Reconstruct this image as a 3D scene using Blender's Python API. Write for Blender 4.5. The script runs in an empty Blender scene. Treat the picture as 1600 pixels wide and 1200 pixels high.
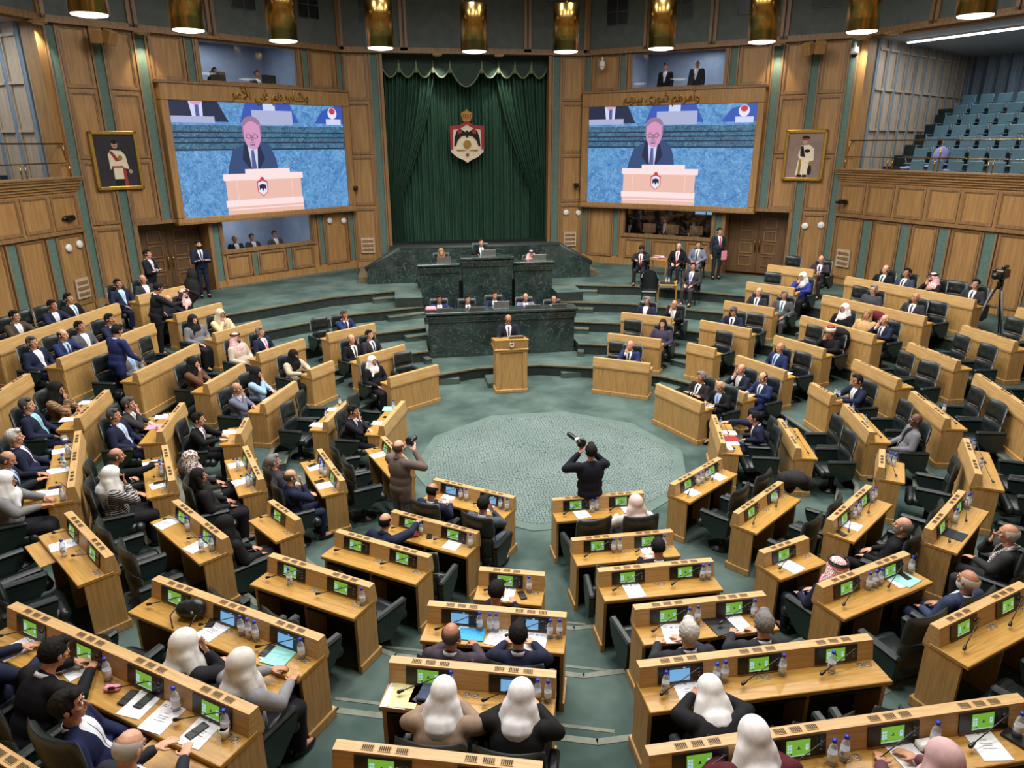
import bpy, bmesh, math, random
from mathutils import Vector, Matrix, Euler
random.seed(4)
PI=math.pi
SC=bpy.context.scene
COL=SC.collection
# ---------------------------------------------------------------- camera
FPX,PIT,ROLL,YAW=1106.89,0.327885,-0.004368,0.155638
CAM=Vector((-2.747,-12.5825,5.9886))
_F=Vector((math.sin(YAW)*math.cos(PIT),math.cos(YAW)*math.cos(PIT),-math.sin(PIT)))
_R0=Vector((math.cos(YAW),-math.sin(YAW),0)); _U0=_R0.cross(_F)
_R=_R0*math.cos(ROLL)+_U0*math.sin(ROLL); _U=-_R0*math.sin(ROLL)+_U0*math.cos(ROLL)
cd=bpy.data.cameras.new('camera'); co=bpy.data.objects.new('camera',cd); COL.objects.link(co)
cd.sensor_width=36; cd.lens=36*FPX/1600; cd.clip_end=200; cd.clip_start=0.05
co.matrix_world=Matrix(((_R.x,_U.x,-_F.x,CAM.x),(_R.y,_U.y,-_F.y,CAM.y),(_R.z,_U.z,-_F.z,CAM.z),(0,0,0,1)))
SC.camera=co
def onz(px,py,z):
    d=_F*FPX+_R*(px-800)+_U*(600-py); t=(z-CAM.z)/d.z
    return CAM+d*t
def ony(px,py,y):
    d=_F*FPX+_R*(px-800)+_U*(600-py); t=(y-CAM.y)/d.y
    return CAM+d*t
def onplane(px,py,P,n):
    d=_F*FPX+_R*(px-800)+_U*(600-py); t=(P-CAM).dot(n)/d.dot(n)
    return CAM+d*t
H=0.298
# ---------------------------------------------------------------- materials
MATS={}
def srgb(c):
    return tuple(((x/255)/12.92 if x/255<=0.04045 else ((x/255+0.055)/1.055)**2.4) for x in c)+(1,)
def base(name,col,rough=.6,metal=0,spec=.5):
    m=bpy.data.materials.new(name); m.use_nodes=True
    b=m.node_tree.nodes['Principled BSDF']
    b.inputs['Base Color'].default_value=srgb(col); b.inputs['Roughness'].default_value=rough
    b.inputs['Metallic'].default_value=metal; b.inputs['Specular IOR Level'].default_value=spec
    MATS[name]=m
    return m,m.node_tree,b
def noisemix(name,c1,c2,scale=(8,8,8),nscale=3,detail=5,rough=.6,bump=0,lo=.35,hi=.65,metal=0,spec=.5,dist=0,c3=None):
    m,nt,b=base(name,c1,rough,metal,spec); N=nt.nodes; L=nt.links
    tc=N.new('ShaderNodeTexCoord'); mp=N.new('ShaderNodeMapping'); mp.inputs['Scale'].default_value=scale
    nz=N.new('ShaderNodeTexNoise'); nz.inputs['Scale'].default_value=nscale; nz.inputs['Detail'].default_value=detail; nz.inputs['Distortion'].default_value=dist
    cr=N.new('ShaderNodeValToRGB'); cr.color_ramp.elements[0].position=lo; cr.color_ramp.elements[1].position=hi
    cr.color_ramp.elements[0].color=srgb(c1); cr.color_ramp.elements[1].color=srgb(c2)
    if c3:
        e=cr.color_ramp.elements.new((lo+hi)/2); e.color=srgb(c3)
    L.new(tc.outputs['Object'],mp.inputs['Vector']); L.new(mp.outputs['Vector'],nz.inputs['Vector'])
    L.new(nz.outputs['Fac'],cr.inputs['Fac']); L.new(cr.outputs['Color'],b.inputs['Base Color'])
    if bump:
        bp=N.new('ShaderNodeBump'); bp.inputs['Strength'].default_value=bump; bp.inputs['Distance'].default_value=.01
        L.new(nz.outputs['Fac'],bp.inputs['Height']); L.new(bp.outputs['Normal'],b.inputs['Normal'])
    return m
def emit(name,col,s=1):
    m,nt,b=base(name,(0,0,0),.4)
    b.inputs['Emission Color'].default_value=srgb(col); b.inputs['Emission Strength'].default_value=s
    return m
def checker(name,c1,c2,sc,rough=.8):
    m,nt,b=base(name,c1,rough); N=nt.nodes; L=nt.links
    tc=N.new('ShaderNodeTexCoord'); ck=N.new('ShaderNodeTexChecker'); ck.inputs['Scale'].default_value=sc
    ck.inputs['Color1'].default_value=srgb(c1); ck.inputs['Color2'].default_value=srgb(c2)
    L.new(tc.outputs['Object'],ck.inputs['Vector']); L.new(ck.outputs['Color'],b.inputs['Base Color']); return m
noisemix('wood_top',(182,140,68),(162,119,50),(1.2,14,14),3,6,.32,.05)
noisemix('wood_panel',(184,146,90),(162,124,70),(14,14,1.1),3,6,.5,.05)
noisemix('wood_hutch',(194,158,104),(174,138,86),(1.1,14,14),3,6,.42,.05)
noisemix('wall_wood',(162,124,76),(140,104,60),(7,7,.5),2.2,6,.5,.05)
noisemix('wall_frame',(140,108,72),(118,88,56),(7,7,.6),2.2,6,.45,.04)
noisemix('wall_pale',(188,168,146),(168,148,126),(7,7,.5),2.2,6,.55,.03)
noisemix('door_wood',(104,76,48),(84,60,36),(8,8,.6),2.2,6,.5,.05)
noisemix('carpet',(84,101,96),(57,74,70),(1,1,1),1.1,9,.95,.15,.38,.64,spec=.1)
noisemix('riser_green',(38,50,46),(26,36,33),(3,3,3),3,6,.6)
noisemix('nosing',(112,100,74),(84,76,56),(4,4,4),4,4,.5)
noisemix('nosing_pale',(104,108,94),(86,92,80),(4,4,4),4,4,.6)
noisemix('green_felt',(88,112,104),(76,100,94),(4,4,4),4,4,.85)
noisemix('fascia_green',(86,94,92),(76,84,82),(1,1,1),3,4,.75)
noisemix('leather',(30,38,38),(18,25,26),(10,10,10),5,4,.36,.12)
noisemix('leather_green',(31,47,43),(22,37,34),(10,10,10),5,4,.4,.1)
noisemix('steel',(150,150,148),(132,132,130),(6,6,6),4,3,.35,metal=.3)
noisemix('brass',(184,148,84),(170,134,72),(26,26,.4),2,3,.22,metal=1)
noisemix('black_plastic',(22,22,24),(15,15,17),(8,8,8),4,3,.35)
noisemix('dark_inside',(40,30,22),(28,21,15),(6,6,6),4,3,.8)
noisemix('curtain_green',(44,84,64),(32,68,52),(6,6,1),3,4,.75)
noisemix('valance_green',(34,58,50),(28,50,44),(6,6,2),3,4,.75)
noisemix('trim_sage',(126,138,104),(100,112,82),(9,9,9),3,4,.7)
noisemix('back_curtain',(128,144,158),(104,120,134),(9,9,.8),2.2,4,.8)
noisemix('teal_seat',(78,108,120),(66,96,108),(6,6,6),4,3,.5)
noisemix('ceiling_white',(176,180,182),(160,164,168),(2,2,2),3,3,.7)
noisemix('booth_blue',(150,160,176),(134,146,164),(1,1,1),2,3,.8)
noisemix('paper_white',(232,232,236),(218,220,226),(6,6,6),3,2,.7)
noisemix('paper_pink',(236,150,172),(226,138,160),(6,6,6),3,2,.7)
noisemix('paper_teal',(150,214,206),(136,200,192),(6,6,6),3,2,.7)
noisemix('paper_yellow',(226,220,160),(214,206,146),(6,6,6),3,2,.7)
noisemix('paper_blue',(40,150,206),(60,170,220),(20,20,20),3,2,.6)
noisemix('ink',(140,140,150),(120,120,130),(8,8,8),3,2,.8)
noisemix('cap_blue',(30,60,190),(22,48,170),(6,6,6),3,2,.4)
noisemix('white_gloss',(222,222,218),(208,208,204),(6,6,6),3,2,.4)
noisemix('maroon_velvet',(150,24,34),(124,16,26),(6,6,6),3,2,.7)
noisemix('ivory',(226,214,190),(210,198,174),(8,8,8),3,3,.6)
noisemix('gold_paint',(186,152,76),(160,126,56),(8,8,8),3,3,.35,metal=.7)
noisemix('crimson',(158,28,44),(134,20,36),(8,8,8),3,3,.6)
noisemix('red_flag',(160,40,44),(140,32,36),(8,8,8),3,3,.6)
noisemix('black_cloth',(20,20,24),(12,12,15),(8,8,8),3,4,.85,.2)
noisemix('portrait_dark',(26,22,34),(40,34,46),(1.2,1.2,1.2),2,3,.7)
noisemix('portrait_pale',(138,116,104),(124,106,98),(1.2,1.2,1.2),2,3,.7)
noisemix('beige_bag',(222,214,194),(206,198,178),(8,8,8),3,3,.6)
noisemix('skin',(184,144,124),(170,130,110),(9,9,9),3,3,.55)
noisemix('skin_dark',(120,84,64),(106,72,54),(9,9,9),3,3,.55)
noisemix('lamp_inside',(230,220,190),(220,210,180),(9,9,9),3,3,.3)
# marble
def marble(name,c1,c2,vein,sc=1.6,rough=.18,em=0):
    m,nt,b=base(name,c1,rough); N=nt.nodes; L=nt.links
    tc=N.new('ShaderNodeTexCoord'); nz=N.new('ShaderNodeTexNoise'); nz.inputs['Scale'].default_value=sc; nz.inputs['Detail'].default_value=9; nz.inputs['Distortion'].default_value=1.2
    cr=N.new('ShaderNodeValToRGB'); cr.color_ramp.elements[0].position=.35; cr.color_ramp.elements[1].position=.65
    cr.color_ramp.elements[0].color=srgb(c1); cr.color_ramp.elements[1].color=srgb(c2)
    n2=N.new('ShaderNodeTexNoise'); n2.inputs['Scale'].default_value=sc*1.3; n2.inputs['Detail'].default_value=7; n2.inputs['Distortion'].default_value=2.4
    c2r=N.new('ShaderNodeValToRGB'); e=c2r.color_ramp.elements; e[0].position=.485; e[0].color=(0,0,0,1); e[1].position=.515; e[1].color=(0,0,0,1)
    x=e.new(.5); x.color=(1,1,1,1)
    mx=N.new('ShaderNodeMix'); mx.data_type='RGBA'; mx.inputs[7].default_value=srgb(vein)
    L.new(tc.outputs['Object'],nz.inputs['Vector']); L.new(tc.outputs['Object'],n2.inputs['Vector'])
    L.new(nz.outputs['Fac'],cr.inputs['Fac']); L.new(n2.outputs['Fac'],c2r.inputs['Fac'])
    L.new(cr.outputs['Color'],mx.inputs[6]); L.new(c2r.outputs['Color'],mx.inputs[0])
    if em:
        b.inputs['Base Color'].default_value=(0,0,0,1); L.new(mx.outputs[2],b.inputs['Emission Color']); b.inputs['Emission Strength'].default_value=em
    else: L.new(mx.outputs[2],b.inputs['Base Color'])
    return m
marble('marble_green',(30,41,40),(50,63,60),(80,96,92),1.5,.22)
marble('screen_marble',(58,116,176),(96,156,206),(180,212,240),4.5,.4,em=1.7)
marble('screen_ledge',(36,78,112),(70,120,150),(150,190,210),5,.4,em=1.5)
# round patterned carpet
m,nt,b=base('carpet_pattern',(150,184,168),.95,0,.1); N=nt.nodes; L=nt.links
tc=N.new('ShaderNodeTexCoord'); vo=N.new('ShaderNodeTexVoronoi'); vo.feature='DISTANCE_TO_EDGE'; vo.inputs['Scale'].default_value=17; vo.inputs['Randomness'].default_value=.7
wv=N.new('ShaderNodeTexNoise'); wv.inputs['Scale'].default_value=.8; wv.inputs['Detail'].default_value=6
cr=N.new('ShaderNodeValToRGB'); cr.color_ramp.elements[0].position=.07; cr.color_ramp.elements[1].position=.13
cr.color_ramp.elements[0].color=srgb((68,84,82)); cr.color_ramp.elements[1].color=srgb((116,130,127))
mx=N.new('ShaderNodeMix'); mx.data_type='RGBA'; mx.blend_type='MULTIPLY'; mx.inputs[0].default_value=.45
c2=N.new('ShaderNodeValToRGB'); c2.color_ramp.elements[0].position=.35; c2.color_ramp.elements[1].position=.62; c2.color_ramp.elements[0].color=(.55,.62,.6,1)
L.new(tc.outputs['Object'],vo.inputs['Vector']); L.new(tc.outputs['Object'],wv.inputs['Vector']); L.new(vo.outputs['Distance'],cr.inputs['Fac']); L.new(wv.outputs['Fac'],c2.inputs['Fac'])
L.new(cr.outputs['Color'],mx.inputs[6]); L.new(c2.outputs['Color'],mx.inputs[7]); L.new(mx.outputs[2],b.inputs['Base Color'])
noisemix('carpet_border',(96,114,108),(86,104,98),(1,1,1),2,6,.95,.1,spec=.1)
# glass
m,nt,b=base('glass',(255,255,255),.05); b.inputs['Transmission Weight'].default_value=0
N=nt.nodes; L=nt.links; tr=N.new('ShaderNodeBsdfTransparent'); gl=N.new('ShaderNodeBsdfGlossy'); gl.inputs['Roughness'].default_value=.03
ms=N.new('ShaderNodeMixShader'); fr=N.new('ShaderNodeFresnel'); fr.inputs[0].default_value=1.45
L.new(fr.outputs[0],ms.inputs[0]); L.new(tr.outputs[0],ms.inputs[1]); L.new(gl.outputs[0],ms.inputs[2]); L.new(ms.outputs[0],N['Material Output'].inputs['Surface'])
m,nt,b=base('bottle_plastic',(226,234,244),.08); b.inputs['Transmission Weight'].default_value=.75; b.inputs['IOR'].default_value=1.2
emit('lamp_glow',(255,246,228),7); emit('tube_glow',(225,238,255),9); emit('downlight_glow',(255,226,170),14)
emit('ui_green',(128,190,62),1.15); emit('ui_pale',(190,222,240),1.3); emit('ui_blue',(120,180,228),1.4); emit('ui_dark',(40,70,90),.6); emit('ui_bar',(200,236,220),.9)
for n,c,s in (('sc_suit',(52,76,120),1),('sc_suit2',(54,88,180),1),('sc_dark',(36,46,76),.9),('sc_skin',(214,150,190),1),('sc_hair',(150,120,150),1),('sc_shirt',(206,214,246),1),
    ('sc_tie',(84,92,150),1),('sc_laptop',(170,178,214),1),('sc_podium',(236,190,176),1),('sc_podium_edge',(250,222,222),1.05),('sc_red',(200,60,80),1),('sc_white',(235,230,245),1),('sc_navy',(30,40,70),1)):
    emit(n,c,s*1.6)
def cloth(col,kind=None):
    k='cloth_%d_%d_%d'%col+(kind or '')
    if k in MATS: return MATS[k]
    c2=tuple(int(x*.92) for x in col)
    if kind=='plaid':
        m,nt,b=base(k,col,.85); N=nt.nodes; L=nt.links; tc=N.new('ShaderNodeTexCoord'); br=N.new('ShaderNodeTexBrick')
        br.inputs['Scale'].default_value=9; br.inputs['Color1'].default_value=srgb(col); br.inputs['Color2'].default_value=srgb(c2); br.inputs['Mortar'].default_value=srgb((190,186,180)); br.inputs['Mortar Size'].default_value=.03; br.offset=0
        mp=N.new('ShaderNodeMapping'); mp.inputs['Rotation'].default_value=(PI/2,0,0)
        L.new(tc.outputs['Object'],mp.inputs[0]); L.new(mp.outputs[0],br.inputs['Vector']); L.new(br.outputs['Color'],b.inputs['Base Color']); return m
    if kind=='spots': return noisemix(k,col,(90,70,60),(1,1,1),45,2,.8,0,.5,.54)
    if kind=='check': return checker(k,col,(240,232,232),70)
    if kind=='stripe':
        return noisemix(k,col,(60,44,34),(3,3,30),3,1,.8,0,.48,.52)
    return noisemix(k,col,c2,(5,5,5),3,4,.8,.06,spec=.2)
def M(n): return MATS[n]
# ---------------------------------------------------------------- helpers
class MB:
    """collects shapes in one bmesh"""
    def __init__(s): s.bm=bmesh.new(); s.mats=[]
    def mi(s,m):
        if m is None: return 0
        if m not in s.mats: s.mats.append(m)
        return s.mats.index(m)
    def box(s,c,d,m=None,rz=0,mat=None,bev=0):
        x,y,z=d[0]/2,d[1]/2,d[2]/2
        Mx=Matrix.Translation(c)@Matrix.Rotation(rz,4,'Z') if mat is None else mat@Matrix.Translation(c)
        k=s.mi(m)
        if bev and min(x,y,z)>bev:
            b=bev; pts=[]
            vs=[]
            for sx in(-1,1):
                for sy in(-1,1):
                    for sz in(-1,1):
                        vs+= [(sx*(x-b),sy*(y-b),sz*z),(sx*x,sy*(y-b),sz*(z-b)),(sx*(x-b),sy*y,sz*(z-b))]
            v=[s.bm.verts.new(Mx@Vector(q)) for q in vs]
            r=bmesh.ops.convex_hull(s.bm,input=v)
            for f in r['geom']:
                if isinstance(f,bmesh.types.BMFace): f.material_index=k
            return
        v=[s.bm.verts.new(Mx@Vector((a*x,b_*y,c_*z))) for a in(-1,1) for b_ in(-1,1) for c_ in(-1,1)]
        for f in((0,1,3,2),(4,6,7,5),(0,4,5,1),(2,3,7,6),(0,2,6,4),(1,5,7,3)):
            fc=s.bm.faces.new([v[i] for i in f]); fc.material_index=k
    def face(s,pts,m=None):
        f=s.bm.faces.new([s.bm.verts.new(p) for p in pts]); f.material_index=s.mi(m); return f
    def prism(s,poly,z0,z1,m=None,mat=None,mside=None):
        """poly xy list (ccw) extruded between z0,z1"""
        X=mat or Matrix(); k=s.mi(m); ks=s.mi(mside) if mside else k
        a=[s.bm.verts.new(X@Vector((p[0],p[1],z0))) for p in poly]; b=[s.bm.verts.new(X@Vector((p[0],p[1],z1))) for p in poly]
        f=s.bm.faces.new(a[::-1]); f.material_index=ks
        f=s.bm.faces.new(b); f.material_index=k
        n=len(poly)
        for i in range(n):
            f=s.bm.faces.new((a[i],a[(i+1)%n],b[(i+1)%n],b[i])); f.material_index=ks
    def lathe(s,prof,n=16,m=None,mat=None,c=(0,0,0)):
        X=(mat or Matrix())@Matrix.Translation(c); k=s.mi(m); rings=[]
        for r,z in prof:
            rings.append([s.bm.verts.new(X@Vector((r*math.cos(2*PI*i/n),r*math.sin(2*PI*i/n),z))) for i in range(n)] if r>1e-6 else [s.bm.verts.new(X@Vector((0,0,z)))])
        for a,b in zip(rings,rings[1:]):
            for i in range(n):
                j=(i+1)%n
                if len(a)==1 and len(b)==1: continue
                if len(a)==1: f=s.bm.faces.new((a[0],b[j],b[i]))
                elif len(b)==1: f=s.bm.faces.new((a[i],a[j],b[0]))
                else: f=s.bm.faces.new((a[i],a[j],b[j],b[i]))
                f.material_index=k; f.smooth=True
        for rg,rev in((rings[0],1),(rings[-1],0)):
            if len(rg)>1:
                f=s.bm.faces.new(rg[::-1] if rev else rg); f.material_index=k
    def tube(s,pts,r,n=8,m=None,r1=None):
        k=s.mi(m); pts=[Vector(p) for p in pts]; rings=[]
        for i,p in enumerate(pts):
            t=(pts[min(i+1,len(pts)-1)]-pts[max(i-1,0)]).normalized()
            u=t.cross(Vector((0,0,1)));
            if u.length<.05: u=t.cross(Vector((1,0,0)))
            u.normalize(); w=t.cross(u)
            rr=r if r1 is None else r+(r1-r)*i/(len(pts)-1)
            rings.append([s.bm.verts.new(p+(u*math.cos(2*PI*j/n)+w*math.sin(2*PI*j/n))*rr) for j in range(n)])
        for a,b in zip(rings,rings[1:]):
            for i in range(n):
                f=s.bm.faces.new((a[i],a[(i+1)%n],b[(i+1)%n],b[i])); f.material_index=k; f.smooth=True
        s.bm.faces.new(rings[0][::-1]).material_index=k; s.bm.faces.new(rings[-1]).material_index=k
    def ell(s,c,r,m=None,rot=None,seg=14,smooth=True):
        k=s.mi(m); X=Matrix.Translation(c)@(rot or Matrix())@Matrix.Diagonal((r[0],r[1],r[2],1))
        q=bmesh.ops.create_uvsphere(s.bm,u_segments=seg,v_segments=max(6,seg//2+2),radius=1,matrix=X)
        fs=set()
        for v in q['verts']:
            for f in v.link_faces: fs.add(f)
        for f in fs: f.material_index=k; f.smooth=smooth
    def cap(s,a,b,r0,r1,seg=12,m=None):
        a=Vector(a); b=Vector(b); d=b-a; L=d.length
        if L<1e-5: s.ell(a,(r0,r0,r0),m,seg=seg); return
        q=d.to_track_quat('Z','Y').to_matrix().to_4x4(); X=Matrix.Translation(a)@q
        prof=[(0,-r0)]+[(r0*math.sin(t),-r0*math.cos(t)) for t in (PI/6,PI/3,PI/2)]+[(r1*math.sin(t),L-r1*math.cos(t)) for t in (PI/2,2*PI/3,5*PI/6)]+[(0,L+r1)]
        s.lathe(prof,seg,m,X)
    def mesh(s,name,default=None,smooth=False):
        me=bpy.data.meshes.new(name); bmesh.ops.recalc_face_normals(s.bm,faces=s.bm.faces)
        s.bm.to_mesh(me); s.bm.free()
        for q in (s.mats or [default]): me.materials.append(q)
        if smooth:
            for p in me.polygons: p.use_smooth=True
        return me
def obj(name,me,parent=None,loc=(0,0,0),rz=0,mat=None):
    o=bpy.data.objects.new(name,me); COL.objects.link(o)
    if mat is not None: o.matrix_local=mat
    else: o.location=loc; o.rotation_euler=(0,0,rz)
    if parent: o.parent=parent
    return o
def empty(name,loc=(0,0,0),rz=0): return obj(name,None,None,loc,rz)
def tag(o,label,cat,group=None,kind=None):
    if label: o['label']=label
    if cat: o['category']=cat
    if group: o['group']=group
    if kind: o['kind']=kind
    return o
def struct(o): o['kind']='structure'; return o
def copy_tree(o,parent=None,loc=None,rz=None,label=None,group=None):
    c=o.copy(); COL.objects.link(c)
    if parent: c.parent=parent
    if loc is not None: c.location=loc
    if rz is not None: c.rotation_euler=(0,0,rz)
    if label: c['label']=label
    if group: c['group']=group
    for ch in CH.get(o,[]): 
        k=copy_tree(ch,c); CH.setdefault(c,[]).append(k)
    return c
CH={}
def part(name,me,parent,loc=(0,0,0),rz=0,mat=None,label=None):
    o=obj(name,me,parent,loc,rz,mat); CH.setdefault(parent,[]).append(o)
    if label: o['label']=label
    return o
def remesh(mb,vox,name,default,smooth_it=4):
    me=mb.mesh('tmp',default); o=bpy.data.objects.new('tmp',me); COL.objects.link(o)
    md=o.modifiers.new('r','REMESH'); md.mode='VOXEL'; md.voxel_size=vox; md.use_smooth_shade=True
    if smooth_it:
        sm=o.modifiers.new('s','SMOOTH'); sm.iterations=smooth_it; sm.factor=.5
    dg=bpy.context.evaluated_depsgraph_get(); dg.update()
    out=bpy.data.meshes.new_from_object(o.evaluated_get(dg)); out.name=name
    bpy.data.objects.remove(o); bpy.data.meshes.remove(me)
    out.materials.clear(); out.materials.append(default)
    for p in out.polygons: p.use_smooth=True; p.material_index=0
    return out
# ================================================================ ROOM
C1=Vector((4.41,15.04,0)); C2=Vector((11.57,9.35,0))
C3=C2+Vector((.309,-.951,0))*9.15; C4=C3+Vector((-.309,-.951,0))*9.15; C5=C4+Vector((-.809,-.588,0))*9.15
NEARF={1:5.47,2:6.62,3:7.78,4:8.93,5:10.05,6:11.25}
FARF={1:5.35,2:6.62,3:8.0,4:9.4,5:10.75,6:30}
def apo(k,j):
    th=math.radians(18*j); s=min(1,max(0,(math.sin(th)+.1)/.7))
    if k==1 and j%20==5: return 5.5
    if k==6: return 11.25
    return NEARF[k]*(1-s)+FARF[k]*s
def lipv(k,j):   # vertex between side j and j+1
    a=(apo(k,j)+apo(k,j+1))/2/math.cos(math.radians(9)); t=math.radians(18*j+9)
    return Vector((a*math.cos(t),a*math.sin(t)))
WALLPOLY=[Vector((x,y)) for x,y in ((C5.x,C5.y),(C4.x,C4.y),(C3.x,C3.y),(C2.x,C2.y),(C1.x,C1.y),(-C1.x,C1.y),(-C2.x,C2.y),(-C3.x,C3.y),(-C4.x,C4.y),(-C5.x,C5.y))]
def wallr(t):
    d=Vector((math.cos(t),math.sin(t))); best=99
    for i in range(10):
        a=WALLPOLY[i]; b=WALLPOLY[(i+1)%10]; e=b-a; den=d.x*e.y-d.y*e.x
        if abs(den)<1e-9: continue
        r=(a.x*e.y-a.y*e.x)/den; u=(a.x*d.y-a.y*d.x)/den
        if r>0 and -1e-6<=u<=1+1e-6: best=min(best,r)
    return best
def clip(poly,nx,ny,c):  # keep nx*x+ny*y>=c
    out=[]
    for i in range(len(poly)):
        a=poly[i]; b=poly[(i+1)%len(poly)]; da=nx*a[0]+ny*a[1]-c; db=nx*b[0]+ny*b[1]-c
        if da>=0: out.append(a)
        if (da>=0)!=(db>=0):
            t=da/(da-db); out.append((a[0]+(b[0]-a[0])*t,a[1]+(b[1]-a[1])*t))
    return out
XS=2.12
car,ris,nos,nop=M('carpet'),M('riser_green'),M('nosing'),M('nosing_pale')
fl=MB()
# level 0
poly=[tuple(lipv(1,j)*1.01) for j in range(20)]
fl.prism(poly,-.2,0,car)
struct(obj('floor',fl.mesh('floor')))
for k in range(1,7):
    f=MB(); tr=MB()
    for j in range(20):
        sj=math.sin(math.radians(18*j))
        if k==6 and sj>-.25: continue
        a,b=lipv(k,j-1),lipv(k,j)
        if k==6:
            if math.sin(math.radians(18*(j-1)))>-.25: 
                t=math.radians(18*(j-1)+9); a=Vector((math.cos(t),math.sin(t)))*11.39
            if math.sin(math.radians(18*(j+1)))>-.25:
                t=math.radians(18*j+9); b=Vector((math.cos(t),math.sin(t)))*11.39
        if k==5 or k==6:
            pts=[a,b]
            if k==5 and sj<=-.25:
                o1,o2=lipv(6,j),lipv(6,j-1); outer=[o1*1.002,o2*1.002]
            else:
                outer=[]
                for q in (9,4.5,0,-4.5,-9):
                    t=math.radians(18*j+q); outer.append(Vector((math.cos(t),math.sin(t)))*(wallr(t)-.005))
            cell=[tuple(a),tuple(b)][::-1]+[tuple(x) for x in outer[::-1]]
            cell=[tuple(a)]+[tuple(x) for x in outer[::-1]]+[tuple(b)]
        else:
            cell=[tuple(a),tuple(lipv(k+1,j-1)*1.003),tuple(lipv(k+1,j)*1.003),tuple(b)]
        cells=[cell]
        if k>=2 and 4<=j<=6:
            cells=[c for c in (clip(cell,1,0,XS),clip(cell,-1,0,XS)) if len(c)>2]
        for c in cells:
            f.prism(c,-.2 if k==1 else 0,k*H,car,mside=ris)
        # nosing strip along the lip
        segs=[(a,b)]
        if k>=2 and 4<=j<=6:
            segs=[]
            if j==5: pass
            elif j==4: segs=[(a, Vector((XS,b.y+(a.y-b.y)*(XS-b.x)/(a.x-b.x)))) if b.x<XS else (a,b)]
            else: segs=[(Vector((-XS,a.y+(b.y-a.y)*(-XS-a.x)/(b.x-a.x))),b) if a.x>-XS else (a,b)]
            if j==5 and k>=3:   # parts of the side wider than the stage cut
                if a.x>XS: segs=[(a,Vector((XS,a.y))),(Vector((-XS,b.y)),b)]
        for p,q in segs:
            m_=(p+q)/2; d=q-p; rz=math.atan2(d.y,d.x); nrm=m_.normalized()
            tr.box((m_.x-nrm.x*.005,m_.y-nrm.y*.005,k*H-.012),(d.length+.01,.07,.034),nop if sj<.2 else nos,rz)
    # half-step boxes in the aisles
    m_={1:10.7,2:9,3:10.3,4:11.2,5:10.5,6:9}[k]; w_={1:.6,2:.62,3:.66,4:.7,5:.6,6:.6}[k]
    if k<=5:
        for d0 in (-90,-54,-18,18,162,-162,-126,54,126):
            for sg in (-1,1):
                t=math.radians(d0+sg*m_); j=round(math.degrees(t)/18); ap=apo(k,j)
                if (d0==54 and sg>0) or (d0==126 and sg<0) or (k==5 and math.sin(t)>-.2): continue
                tj=math.radians(18*j); off=math.tan(t-tj)*ap
                n=Vector((math.cos(tj),math.sin(tj))); e=Vector((-n.y,n.x)); c=n*(ap-.15)+e*off
                f.box((c.x,c.y,k*H-H*.75),(.30,w_,H*.5),car,tj)
                tr.box((c.x-n.x*.15,c.y-n.y*.15,k*H-H*.5-.01),(.04,w_,.03),nop,tj)
                tr.box((c.x,c.y,k*H-H*.5-.012),(.26,w_+.01,.015),nop,tj)
    if 2<=k<=5:  # long half steps beside the stage
        for sg in (-1,1):
            a=lipv(k,3); a=Vector((a.x*.0+ (lipv(k,3).x*.62+lipv(k,4).x*.38),lipv(k,3).y*.62+lipv(k,4).y*.38)); b=lipv(k,4)
            if b.x<XS: b=Vector((XS,b.y+(a.y-b.y)*(XS-b.x)/(a.x-b.x)))
            d=b-a; m2=(a+b)/2; nrm=Vector((-d.y,d.x)).normalized();
            if nrm.dot(m2)>0: nrm=-nrm
            c=m2+nrm*.14; rz=math.atan2(d.y,d.x)
            f.box((c.x*sg,c.y,k*H-H*.75),(d.length,.28,H*.5),car,rz*sg if sg==1 else PI-rz)
            c=m2+nrm*.27
            tr.box((c.x*sg,c.y,k*H-H*.5-.012),(d.length,.05,.034),nos,rz if sg==1 else PI-rz)
    struct(obj('floor',f.mesh('floor_tier'))); struct(obj('trim_%d'%k,tr.mesh('trim')))
# stage pit floor (level of the first tier), end walls, corner blocks
f=MB(); yb=lipv(2,4).y-.15
f.prism([(-XS,5.75),(XS,5.75),(XS,9.95),(-XS,9.95)],0,H+.004,car,mside=ris)
for sg in(-1,1):
    f.prism([(sg*2.55-.42,9.15),(sg*2.55+.42,9.15),(sg*2.55+.42,10.9),(sg*2.55-.42,10.9)],0,5*H-.004,car,mside=ris)
    f.box((sg*1.75,5.2,H*.25),(.75,.32,H*.5),car)
struct(obj('floor',f.mesh('stage_floor')))
# round carpet
f=MB(); R=2.745
f.prism([(R*math.cos(math.radians(36*i)),R*math.sin(math.radians(36*i))) for i in range(10)],.001,.012,M('carpet_border'))
f.prism([((R-.22)*math.cos(math.radians(36*i)),(R-.22)*math.sin(math.radians(36*i))) for i in range(10)],.012,.016,M('carpet_pattern'))
tag(obj('carpet',f.mesh('carpet')),'pale green ten-sided patterned carpet in the middle of the floor','carpet')
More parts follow.
